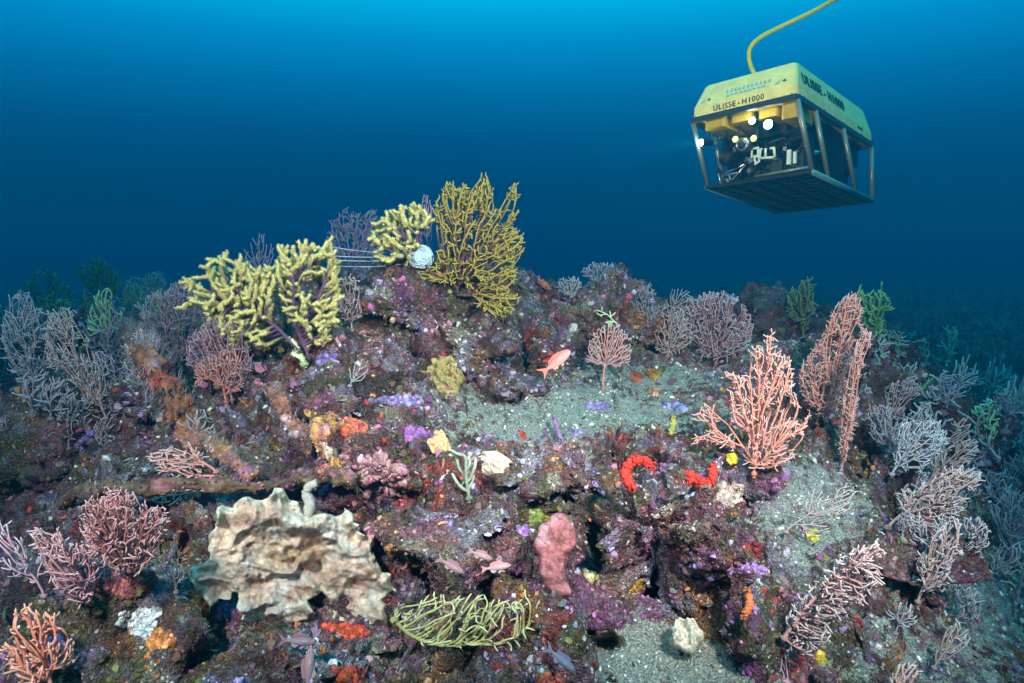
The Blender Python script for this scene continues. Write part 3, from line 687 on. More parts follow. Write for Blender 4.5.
sea_fan('big golden yellow sea fan with knobbly net of branches, highest thing on the reef crest', (457, 292),
        cr4([(275,190),(308,130),(345,52),(370,110),(400,95),(415,130),(445,85),(472,62),(500,120),(510,170),(530,140),(550,108),(592,102),(606,185),(582,250),(624,290),(620,350),(575,390),(592,440),(602,520),(562,590),(520,612),(450,560),(420,520),(390,480),(330,470),(250,460),(220,430),(285,400),(300,330),(300,260)]),
        spacing=4.6, rt=1.0, rmax=2.2, deep=.25, stem_th=(18, 44), **YEL, polyps=2, plen=.9, cspk=(.44,.34,.08), yaw=6, gaps=.3, k=6, off=.03, group='yellow sea fans', knob=.3, stepk=.45)
PALE = dict(cs=(.26, .20, .07), ct=(.42, .33, .10), cstem=(.10, .045, .09), cspk=(.62, .52, .21))
sea_fan('rounded yellow plume coral with bushy polyps, behind the white tangled ball', (437, 280),
        cr4([(40,290),(75,230),(110,200),(160,175),(205,165),(245,190),(280,230),(280,300),(230,335),(190,390),(120,400),(68,370)]),
        spacing=5.4, rt=1.1, rmax=1.4, deep=.5, stem_th=(13, 20), **PALE, polyps=30, plen=1.35, off=.02, group='yellow sea fans', gaps=.1, stepk=.3, bk=.1, k=7)
def cr3(L): return [(170 + a / 3.252, 160 + b / 3.252) for a, b in L]
sea_fan('pale yellow plume coral with upright fuzzy fingers, right hand one of the joined pair', (309, 358),
        cr3([(345,340),(355,295),(380,280),(410,285),(450,255),(470,290),(520,262),(535,310),(550,350),(552,420),(550,520),(505,600),(465,610),(440,560),(400,530),(370,490),(345,420)]),
        spacing=5.2, rt=1.1, rmax=1.6, deep=.5, stem_th=(13, 20), **PALE, polyps=30, plen=1.35, off=.05, group='yellow sea fans', trunk=[(302,340),(295,325)], gaps=.1, stepk=.3, k=7)
sea_fan('pale yellow plume coral curling left with hanging fingers, left hand one of the joined pair', (300, 352),
        cr3([(165,300),(195,325),(170,350),(235,335),(300,365),(345,345),(345,400),(340,480),(330,540),(315,625),(280,600),(250,560),(235,625),(190,580),(150,560),(130,490),(95,470),(40,492),(35,470),(90,450),(75,420),(35,405),(45,380),(110,390),(130,350)]),
        spacing=5.2, rt=1.1, rmax=1.6, deep=.4, stem_th=(13, 20), **PALE, polyps=30, plen=1.35, off=.06, group='yellow sea fans', trunk=[(275,325),(250,312),(225,305)], gaps=.1, stepk=.3, k=7)
frond('small pale green finger coral just under the pale yellow plumes', (304, 364), (291, 338), 14, spacing=7, rt=2.2, rmax=2.4, cs=(.4,.46,.2), ct=(.6,.68,.36), polyps=10, plen=.8, cspk=(.7,.78,.5), off=.07, group='yellow sea fans', stepk=.3)
frond('tiny pale green sprig on the back rock above the small pink tree fan', (618, 326), (598, 310), 9, spacing=4, rt=1.0, rmax=1.4, cs=(.45,.5,.25), ct=(.6,.66,.38), off=.05)
# yellow-green fan lying along the bottom
sea_fan('reclining yellow green sea fan with upturned fingers at the bottom centre', (394, 620),
        [(392,614),(400,606),(418,604),(430,598),(446,600),(466,596),(490,602),(505,602),(524,600),(546,606),(542,626),(530,642),(500,650),(470,650),(440,648),(415,640),(400,628)],
        spacing=10, rt=1.35, rmax=2.8, trunk=[(408,634),(425,642),(445,646),(470,643),(495,645),(515,638),(530,624)], cs=(.40,.34,.13), ct=(.60,.54,.28), polyps=2, plen=.4, cspk=(.46,.41,.24), deep=.2, off=.17, group='yellow sea fans', gaps=.05, tilt=.2, bk=0)
frond('pale striped finger coral in a hollow left of the cream sponge lump', (469, 498), (460, 452), 28, spacing=6, rt=1.6, rmax=2.0, cs=(.16,.18,.13), ct=(.30,.33,.24), off=.02, deep=.3)
# left side
frond('tall pale pink feathery sea fan leaning left on the far left slope', (106, 418), (52, 308), 44, spacing=4.2, rt=.55, rmax=1.8, cs=(.36,.2,.18), ct=(.48,.42,.42), deep=.3, off=.05)
frond('dim bushy grey fan at the left edge behind the feathery one', (40, 398), (22, 296), 58, spacing=5, rt=.6, rmax=1.6, **GREY, deep=.5)
frond('small yellow green feathery fan standing before the dark green ones', (108, 346), (104, 292), 34, spacing=5, rt=1.1, rmax=1.6, cs=(.2,.28,.12), ct=(.42,.52,.28), off=.05)
frond('dark green bushy fan rising highest on the far left', (98, 320), (95, 258), 40, spacing=4.6, rt=.7, rmax=1.6, cs=(.05,.1,.04), ct=(.09,.17,.07), Y=4.4, deep=.5)
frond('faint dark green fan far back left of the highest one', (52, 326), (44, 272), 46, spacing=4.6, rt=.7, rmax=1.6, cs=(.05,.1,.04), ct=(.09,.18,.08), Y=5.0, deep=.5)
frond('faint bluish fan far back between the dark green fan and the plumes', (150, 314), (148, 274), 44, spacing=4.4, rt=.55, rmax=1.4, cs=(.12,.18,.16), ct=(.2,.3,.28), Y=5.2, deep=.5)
frond('dense brown purple bush behind the rusty leaning rod', (182, 376), (172, 284), 66, spacing=4.4, rt=.55, rmax=1.8, **DUSK, deep=.5, off=.02)
frond('brown purple bush below the left pale yellow plume', (232, 400), (214, 312), 60, spacing=4.4, rt=.55, rmax=1.8, cs=(.26,.12,.14), ct=(.36,.24,.28), deep=.4, off=.02)
frond('low reddish bush between the brown purple bush and the rusty rods', (226, 402), (218, 352), 52, spacing=4.4, rt=.7, rmax=1.8, cs=(.4,.13,.1), ct=(.5,.24,.2), deep=.4, off=.05)
frond('thin greyish fan standing just left of the rusty leaning rod', (146, 402), (136, 336), 34, spacing=4.4, rt=.5, rmax=1.4, **GREY, deep=.3, off=.04)
frond('purple grey bush between the feathery fan and the rusty rod', (116, 420), (102, 352), 34, spacing=4.6, rt=.55, rmax=1.5, cs=(.22,.16,.22), ct=(.36,.3,.36), deep=.4)
frond('pinkish grey bush below the pale plume at the crest', (352, 330), (346, 276), 28, spacing=4.4, rt=.6, rmax=1.5, cs=(.36,.2,.2), ct=(.46,.34,.34), deep=.4, off=.03)
frond('small coral pink fan reaching left above the horizontal encrusted beam', (216, 472), (152, 454), 34, spacing=5, rt=.95, rmax=2.0, cs=(.6,.24,.2), ct=(.66,.42,.38), off=.06, deep=.3)
frond('coral pink fan spreading left under the horizontal encrusted beam', (218, 486), (146, 494), 26, spacing=5.5, rt=.95, rmax=2.0, cs=(.6,.25,.22), ct=(.64,.4,.36), off=.08, deep=.3)
sea_fan('drooping pink dome of a sea fan with whitish tips, left of the white sponge', (128, 572),
        [(82,530),(86,508),(102,496),(124,492),(146,498),(164,514),(168,534),(156,548),(150,566),(140,572),(118,574),(104,560),(92,552)], spacing=5.0, rt=1.0, rmax=2.4, deep=.9, off=.08, cs=(.33,.11,.10), ct=(.42,.25,.26), gaps=.1, curve=-.3)
sea_fan('pink sea fan with curled claw like tips left of the drooping dome', (90, 594),
        [(30,532),(42,528),(50,545),(58,530),(70,546),(84,548),(96,560),(98,580),(88,604),(70,600),(56,586),(46,566)], spacing=5.2, rt=1.05, rmax=2.2, deep=.5, off=.06, cs=(.38,.15,.16), ct=(.48,.31,.34))
frond('salmon red upright sea fan in the bottom left corner', (52, 694), (26, 610), 66, spacing=6, rt=1.3, rmax=2.6, cs=(.72,.20,.13), ct=(.80,.38,.28), off=.05, deep=.25)
frond('purple grey fan at the left edge above the salmon red one', (44, 596), (-4, 524), 30, spacing=6, rt=.9, rmax=2.0, cs=(.36,.2,.26), ct=(.46,.34,.4), off=.05)
frond('pink fan wedged between the drooping dome and the white sponge', (176, 592), (168, 545), 26, spacing=5, rt=.8, rmax=1.8, cs=(.5,.24,.22), ct=(.6,.42,.4), off=.03)
frond('tiny white branching sprig on the dark rock below the crest', (350, 386), (364, 362), 20, spacing=5, rt=.7, rmax=1.0, cs=(.28,.26,.28), ct=(.38,.36,.4), off=.04)
# right side
WT = dict(cs=(.38, .21, .19), ct=(.50, .41, .41))
frond('greyish pink feathery fan on the dark rock, highest of the right slope fans', (886, 424), (914, 378), 30, spacing=4, rt=.6, rmax=1.6, cs=(.34,.2,.2), ct=(.48,.38,.4), off=.05, deep=.3)
frond('bluish white fan in the middle of the right slope', (892, 474), (938, 424), 44, spacing=4.4, rt=.65, rmax=1.8, cs=(.4,.34,.38), ct=(.56,.54,.58), off=.06, deep=.35)
frond('slim whitish fan right of the bluish white one', (928, 462), (972, 418), 16, spacing=4.4, rt=.65, rmax=1.4, **WT, off=.05)
frond('pinkish fan with pale tips sweeping right above the largest right slope fan', (924, 488), (974, 442), 28, spacing=4.4, rt=.7, rmax=1.7, **WT, off=.06, deep=.3)
frond('largest sweeping pink fan with white tips on the right slope', (888, 528), (978, 476), 46, spacing=4.4, rt=.8, rmax=2.4, **WT, off=.1, deep=.35)
frond('narrow upright pink fan with white tips below the largest right slope fan', (918, 602), (954, 520), 32, spacing=4.6, rt=.85, rmax=2.0, **WT, off=.06, deep=.3)
frond('small pink fan with pale tips near the bottom right corner', (934, 668), (966, 626), 26, spacing=4.6, rt=.85, rmax=1.8, **WT, off=.05)
frond('salmon pink fan tip entering at the bottom edge below the long pink fan', (892, 700), (912, 664), 30, spacing=5, rt=1.1, rmax=2.0, cs=(.66,.28,.22), ct=(.74,.5,.46), off=.05)
def cr14(L): return [(740 + a / 3.366, 480 + b / 3.366) for a, b in L]
sea_fan('long leaning pink sea fan with white tips over the pale sediment at lower right', (784, 638),
        cr14([(150,520),(160,450),(210,390),(270,340),(330,275),(390,230),(470,218),(488,250),(440,275),(470,305),(468,350),(420,380),(400,420),(360,420),(330,465),(300,470),(295,550),(240,570),(215,600),(190,580),(160,560)]),
        spacing=5.2, rt=1.15, rmax=2.6, trunk=[(800,615),(822,590),(850,565)], cs=(.42,.20,.19), ct=(.62,.45,.43), off=.1, deep=.3, gaps=.2, bk=0)
frond('thin mauve strands curling down at the foot of the long leaning fan', (784, 634), (774, 690), 26, spacing=5, rt=.9, rmax=1.6, cs=(.38,.26,.28), ct=(.54,.42,.44), off=.06)
frond('thin pink grey fan arching over the pale sediment below the orange fan', (786, 532), (852, 492), 40, spacing=7, rt=.7, rmax=1.2, cs=(.36,.24,.24), ct=(.48,.38,.38), off=.04, gaps=.5)
frond('bushy green plume behind the tall brownish pink fan', (872, 344), (872, 286), 36, spacing=6, rt=1.3, rmax=1.8, cs=(.12,.2,.06), ct=(.26,.42,.16), Y=3.5, polyps=4, plen=.7, cspk=(.28,.44,.18), deep=.4)
frond('hazy brown green fan on the crest left of the tall brownish pink fan', (804, 340), (803, 280), 30, spacing=4.4, rt=.8, rmax=1.7, cs=(.14,.12,.05), ct=(.26,.26,.12), Y=3.9, deep=.4)
frond('yellow green fan standing low on the far right slope', (978, 466), (990, 402), 26, spacing=5, rt=1.1, rmax=1.8, cs=(.25,.4,.2), ct=(.42,.66,.4), Y=3.0, deep=.4)
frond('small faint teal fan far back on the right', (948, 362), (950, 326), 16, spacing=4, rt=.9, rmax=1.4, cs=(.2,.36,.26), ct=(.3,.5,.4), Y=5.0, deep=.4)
frond('small green sprig on the dark rock right of the green plume', (916, 402), (926, 376), 22, spacing=4.4, rt=.8, rmax=1.4, cs=(.2,.3,.12), ct=(.34,.46,.24), off=.05)
frond('dim violet fan beside the small green sprig', (945, 402), (958, 376), 26, spacing=4.4, rt=.7, rmax=1.4, cs=(.24,.2,.3), ct=(.36,.34,.46), off=.05)
frond('dim grey fan at the right edge above the bottom corner', (1010, 556), (1018, 488), 44, spacing=5, rt=.7, rmax=1.8, **GREY, Y=2.6, deep=.4)
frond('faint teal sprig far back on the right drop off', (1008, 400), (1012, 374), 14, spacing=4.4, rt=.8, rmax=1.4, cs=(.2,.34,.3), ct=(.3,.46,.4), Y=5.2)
frond('bluish grey fan below the bluish white one on the right slope', (890, 452), (880, 404), 34, spacing=4.4, rt=.55, rmax=1.4, **GREY, off=.03, deep=.4)

def crowd(n_, region, lab, group, cs, ct, hpx, lean=0, seed=0):
    r_ = np.random.default_rng(seed); protos = []
    for q in range(n_):
        x, y = region(r_); h_ = r_.uniform(*hpx); p, nn, d = hit(x, y)
        if d > 7.5: continue
        if len(protos) < 5:
            rt_ = frond(lab, (x, y), (x + lean * h_ + r_.normal() * 5, y - h_), h_ * r_.uniform(.55, .9), spacing=5, rt=.8, rmax=1.5, cs=cs, ct=ct, deep=.45, group=group); rt_['h'] = h_ * d; protos.append((rt_, h_ * d)); del rt_['h']; continue
        src, hd = protos[q % 5]; c = src.copy(); COL.objects.link(c); c.location = p; k_ = h_ * d / hd; c.scale = (k_ * r_.choice([-1, 1]), k_, k_); c.rotation_euler = (0, 0, r_.uniform(-.6, .6))
        for ch in list(src.children): e = ch.copy(); COL.objects.link(e); e.parent = c
crowd(46, lambda r_: (r_.uniform(895, 1024), r_.uniform(390, 640)), 'small dim fan in the crowd fading into blue haze down the right slope', 'dim fans down the right slope', (.26,.2,.22), (.42,.38,.42), (20, 50), lean=.5, seed=3)
crowd(30, lambda r_: (r_.uniform(0, 210), r_.uniform(330, 450)), 'small dim fan in the crowd on the shaded left slope', 'dim fans on the left slope', (.22,.15,.17), (.34,.28,.32), (20, 42), lean=-.1, seed=5)
crowd(12, lambda r_: (r_.uniform(840, 980), r_.uniform(335, 400)), 'tiny teal grey fan in the crowd on the right hand crest', 'tiny fans on the right crest', (.16,.2,.16), (.28,.34,.30), (14, 28), seed=8)
crowd(10, lambda r_: (r_.uniform(0, 170), r_.uniform(305, 340)), 'tiny dark green fan in the hazy thicket on the left hand crest', 'tiny fans on the left crest', (.06,.11,.06), (.12,.2,.12), (16, 36), seed=9)
# ------------------------------------------------------------------ sponges, crusts and lumps: outlines at their true size, with thickness and folds
def M_sponge(name, c, bump=.6, bs=300, var=.25, vs=40): return mat(name, c, rough=.75, bump=bump, bscale=bs, var=var, vscale=vs, spec=.2)
def plate(outline, centre, thick=.5, off=.03, folds=.3, fs=.05, seed=0, lean=None, n=96, rings=26, rim=.35, Yadd=0, tilt=.7, colf=None):
    """a lobed cushion: rings from the centre out to its outline, front and back"""
    P = np.array(outline, float); c = np.array(centre, float)
    a = np.arctan2(P[:, 1] - c[1], P[:, 0] - c[0]); r_ = np.hypot(*(P - c).T); o_ = np.argsort(a); a, r_ = a[o_], r_[o_]
    th = np.linspace(-np.pi, np.pi, n, endpoint=False); rr = np.interp(th, a, r_, period=2 * np.pi)
    p0, nn, d = hit(*c); p0 = p0 - unit(ray(*c)) * off; d = np.linalg.norm(p0 - CAM); k_ = d / FPX
    nrm = unit(-unit(ray(*c)) * (1 - tilt) + nn * tilt); R0 = np.mean(rr) * k_
    if nrm @ unit(ray(*c)) > -.45: nrm = unit(nrm - unit(ray(*c)) * .6)
    S_ = np.linspace(0, 1, rings); V = []
    for sgn in (1, -1):
        for s_ in (S_ if sgn > 0 else S_[-2::-1]):
            pts = c + np.c_[np.cos(th), np.sin(th)] * (rr * s_)[:, None]
            W_ = np.array([CAM + ray(*q) * (((p0 - CAM) @ nrm) / (ray(*q) @ nrm)) for q in pts])
            h = thick * R0 * math.sqrt(max(0, 1 - s_ ** 2.6)) * (1 if sgn > 0 else .8)
            V.append((W_, h * sgn, s_))
    P3 = np.concatenate([v[0] for v in V]); H = np.concatenate([np.full(n, v[1]) for v in V]); SS = np.concatenate([np.full(n, v[2]) for v in V])
    f = fbm(P3, fs, 4, seed) ; rdg = 1 - np.abs(fbm(P3, fs * 1.3, 3, seed + 5)) * 3
    bulge = folds * R0 * (f * .8 + .5 * rdg * (SS * .6 + .4)) + rim * R0 * np.clip((SS - .6) / .4, 0, 1) ** 2 * .3
    P3 = P3 + nrm * (H + bulge)[:, None] + np.stack([fbm(P3, fs * .6, 2, seed + 20 + q) for q in range(3)], 1) * R0 * .05
    m_ = 2 * rings - 1; i = (np.arange(m_ - 1)[:, None] * n + np.arange(n)[None]); j = (np.arange(m_ - 1)[:, None] * n + (np.arange(n)[None] + 1) % n)
    Q = np.stack([i, j, j + n, i + n], -1).reshape(-1, 4)
    mb = MB(); C = None
    if colf: C = colf(P3, SS, f)
    mb.add(P3, Q, None, C); return mb, p0
def slab(outline, c, off, hfun, res=1.0, tilt=.25, thick=.05, colf=None, edge=9.0):
    P = np.array(outline, float); x0, y0 = P.min(0) - 2; x1, y1 = P.max(0) + 2; gx = np.arange(x0, x1, res); gy_ = np.arange(y0, y1, res)
    GX, GY = np.meshgrid(gx, gy_); X_, Y_ = GX.ravel(), GY.ravel(); ins = inpoly(X_, Y_, [tuple(q) for q in P]); A = P; B = np.roll(P, -1, 0)
    D = np.full(len(X_), 1e9); NX = X_.copy(); NY = Y_.copy()
    for a, b in zip(A, B):
        ab = b - a; t = np.clip(((X_ - a[0]) * ab[0] + (Y_ - a[1]) * ab[1]) / (ab @ ab + 1e-9), 0, 1); qx, qy = a[0] + t * ab[0], a[1] + t * ab[1]
        d = np.hypot(X_ - qx, Y_ - qy); m_ = d < D; D[m_] = d[m_]; NX[m_] = qx[m_]; NY[m_] = qy[m_]
    nx_ = len(gx); ny_ = len(gy_); I = ins.reshape(ny_, nx_); cell = I[:-1, :-1] | I[1:, :-1] | I[:-1, 1:] | I[1:, 1:]
    cell &= (I[:-1, :-1].astype(int) + I[1:, :-1] + I[:-1, 1:] + I[1:, 1:]) >= 2
    used = np.zeros((ny_, nx_), bool)
    for a in (0, 1):
        for b in (0, 1): used[a:ny_ - 1 + a, b:nx_ - 1 + b] |= cell
    used = used.ravel(); snap = used & ((~ins) | (D < res * .5)); X_ = np.where(snap, NX, X_); Y_ = np.where(snap, NY, Y_); D = np.where(snap | ~ins, 0, D)
    idx = -np.ones(len(X_), int); idx[used] = np.arange(used.sum()); X_, Y_, D = X_[used], Y_[used], D[used]
    p0, nn, d = hit(*c); p0 = p0 - unit(ray(*c)) * off; k_ = np.linalg.norm(p0 - CAM) / FPX; nrm = unit(-unit(ray(*c)) * (1 - tilt) + nn * tilt)
    R_ = np.stack([ray(x, y) for x, y in zip(X_, Y_)]); W_ = CAM + R_ * (((p0 - CAM) @ nrm) / (R_ @ nrm))[:, None]
    sub_ = range(0, len(X_), max(1, len(X_) // 400)); need = [np.linalg.norm(W_[q] - CAM) - hit(X_[q], Y_[q])[2] for q in sub_]
    sh = max(0, np.percentile(need, 96) + .012); vw = (W_ - CAM) / np.linalg.norm(W_ - CAM, axis=1)[:, None]
    cs_ = 1 - sh / np.linalg.norm(p0 - CAM); W_ = CAM + (W_ - CAM) * cs_; p0 = CAM + (p0 - CAM) * cs_; k_ *= cs_
    e = np.sqrt(1 - (1 - np.clip(D / edge, 0, 1)) ** 2); h = hfun(X_, Y_, D) * k_
    F = W_ + nrm * (h + e * thick)[:, None]; Bk = W_ + nrm * (h - e * thick * .9)[:, None]
    n_ = len(X_); id2 = idx.reshape(ny_, nx_); yy, xx = np.where(cell); q = np.stack([id2[yy, xx], id2[yy + 1, xx], id2[yy + 1, xx + 1], id2[yy, xx + 1]], 1)
    mb = MB(); C = colf(F, X_, Y_, D) if colf else np.ones((n_, 3)); edgev = D <= 1e-6; bi = np.where(edgev, np.arange(n_), n_ + np.arange(n_))
    mb.add(np.vstack([F, Bk]), np.vstack([q, bi[q][:, ::-1]]), None, np.vstack([C, C])); return mb, p0
def thing_mesh(mb, name, m, p0, label, cat, group=None, smooth=True):
    o = mb.build(name, m, None, smooth); o.data.transform(Matrix.Translation(-Vector(p0))); o.location = p0
    return tag(o, label, cat, group)
def cr2(L): return [(170 + a / 3.064, 460 + b / 3.064) for a, b in L]
WS = cr2([(165,150),(200,138),(240,130),(290,120),(340,95),(370,110),(390,150),(420,170),(470,178),(510,165),(545,150),(562,175),(565,215),(590,220),(617,240),(612,270),(630,290),(640,330),(655,350),(700,385),(690,412),(655,412),(668,450),(665,490),(640,527),(610,510),(590,485),(560,490),(530,503),(500,500),(495,480),(503,445),(480,418),(450,410),(428,425),(430,450),(445,475),(420,505),(395,525),(365,535),(335,515),(300,495),(270,500),(250,530),(232,520),(222,480),(220,440),(195,405),(175,420),(150,440),(120,447),(98,425),(95,395),(65,385),(52,365),(85,330),(110,310),(128,285),(118,250),(135,215),(152,185)])
def wcol(P, S, f):
    a = sstep(-.25, .35, fbm(P, .03, 4, 77))[:, None]; b = sstep(.0, .4, fbm(P, .05, 3, 99))[:, None]; e = (sstep(.86, 1, S) * .8)[:, None]
    c = np.array([.36, .30, .27]) * (1 - a) + np.array([.22, .16, .14]) * a; c = c * (1 - b * .6) + np.array([.28, .19, .10]) * b * .6
    return c * (1 - e) + np.array([.42, .41, .38]) * e
M_WS = mat('pale_sponge', attr=True, rough=.85, bump=.8, bscale=420, var=.25, vscale=60)
def smooth_poly(P, it=1):
    P = [np.array(q, float) for q in P]
    for _ in range(it):
        O = []
        for a, b in zip(P, P[1:] + P[:1]): O += [a * .75 + b * .25, a * .25 + b * .75]
        P = O
    return P
def ws_h(x, y, D):
    P = np.c_[x, y, x * 0]; w = 14 * fbm(P, 40, 2, 3)
    rg = 1 - np.abs(fbm(P + w[:, None], 46, 2, 11)) * 3.2; rg2 = 1 - np.abs(fbm(P * [1, 1.5, 1] + w[:, None], 20, 2, 15)) * 3
    bowl = -15 * np.exp(-(((x - 292) / 42) ** 2 + ((y - 556) / 26) ** 2)); hole = -16 * np.exp(-(((x - 318) / 8) ** 2 + ((y - 566) / 8) ** 2)); nose = 20 * np.exp(-(((x - 306) / 8) ** 2 + ((y - 560) / 7) ** 2))
    top = 16 * np.exp(-((y - 520 - .05 * (x - 290)) / 14) ** 2) - .12 * (y - 560)
    return 11.5 * rg + 4.0 * rg2 + bowl + hole + nose + top + 3.6 * fbm(P, 8, 3, 21) - 1.2 * sstep(.2, .45, fbm(P, 4.5, 2, 61)) + .9 * fbm(P, 2.6, 2, 22) + 13 * np.exp(-(D / 8) ** 2) * fbm(P, 13, 2, 30)
def ws_c(P, x, y, D):
    a = sstep(-.2, .3, fbm(P, .05, 4, 77))[:, None]; e = np.exp(-(D / 7) ** 2)[:, None] * .7; tan = (np.exp(-(((x - 292) / 34) ** 2 + ((y - 550) / 20) ** 2)) * sstep(-.5, .2, fbm(P, .03, 3, 5)) + .6 * np.exp(-(((x - 262) / 25) ** 2 + ((y - 505) / 7) ** 2)))[:, None]
    sp_ = (fbm(P, .008, 3, 31) * .5)[:, None]; bl = sstep(.05, .35, fbm(P, .045, 3, 123))[:, None] * .7
    c = np.array([.52, .41, .34]) * (1 - a) + np.array([.36, .235, .19]) * a; c = c * (1 - bl) + np.array([.42, .42, .41]) * bl; c = c * (1 - tan) + np.array([.36, .25, .155]) * tan
    return np.clip((c * (1 - e) + np.array([.54, .49, .40]) * e) * (1 + sp_) * np.array([.96, .90, .84]), 0, 1)
mbw, p0 = slab([(x + 3.5 * math.sin(q * .9 + 1) * math.sin(q * .37) + rng.normal(0, .5), y + 3 * math.sin(q * .77)) for q, (x, y) in enumerate(smooth_poly(WS, 2))], (295, 562), .02, ws_h, thick=.016, colf=ws_c, tilt=.2)
root = empty('lobed_sponge', p0, 'large whitish lobed sponge with scalloped rim and folded face, lower left of centre', 'sponge')
mbw.build('body', M_WS, root)
hm = MB(); pth = interp([*[p0 + (ray(x, y) / ray(295, 562)[1] - ray(295, 562) / ray(295, 562)[1]) * p0[1] for x, y in ((306, 518), (311, 503), (305, 493), (309, 486), (317, 483))]], 16)
tube(hm, pth, np.linspace(.012, .008, 16), 10, (.36, .32, .29), jit=.12); hm.build('spout', M_WS, root)

def cr4b(L): return [(360 + a / 3.3625, 480 + b / 3.3625) for a, b in L]
mb_, p0 = slab(smooth_poly(cr4b([(640,120),(665,108),(692,112),(705,140),(722,155),(732,210),(712,240),(690,255),(688,310),(700,345),(716,385),(690,396),(650,392),(622,360),(600,315),(602,285),(606,260),(585,240),(580,215),(596,180),(602,150),(625,140)])), (553, 555), .01, lambda x, y, D: 4 * fbm(np.c_[x, y, 0 * x], 22, 3, 8) + 1.8 * fbm(np.c_[x, y, 0 * x], 5, 2, 9) + .08 * np.abs(x - 553), thick=.016, tilt=.1, edge=6,
    colf=lambda P, x, y, D: np.clip(np.array([.27, .085, .09]) * (1 + .9 * fbm(P, .012, 4, 3)[:, None]) + np.array([.12, .11, .12]) * sstep(.15, .4, fbm(P, .03, 3, 6))[:, None], 0, 1))
thing_mesh(mb_, 'slab_sponge', mat('rose_sponge', attr=True, rough=.8, bump=.9, bscale=350, var=.35, vscale=200), p0, 'upright rose pink slab sponge right of the cave with small fish', 'sponge')
def cr3b(L): return [(340 + a / 3.795, 320 + b / 3.795) for a, b in L]
def blobpoly(cx, cy, rx, ry, seed=0, n=16):
    r_ = np.random.default_rng(seed); return [(cx + rx * math.cos(a) * r_.uniform(.78, 1.15), cy + ry * math.sin(a) * r_.uniform(.78, 1.15)) for a in np.linspace(0, 2 * np.pi, n, endpoint=False)]
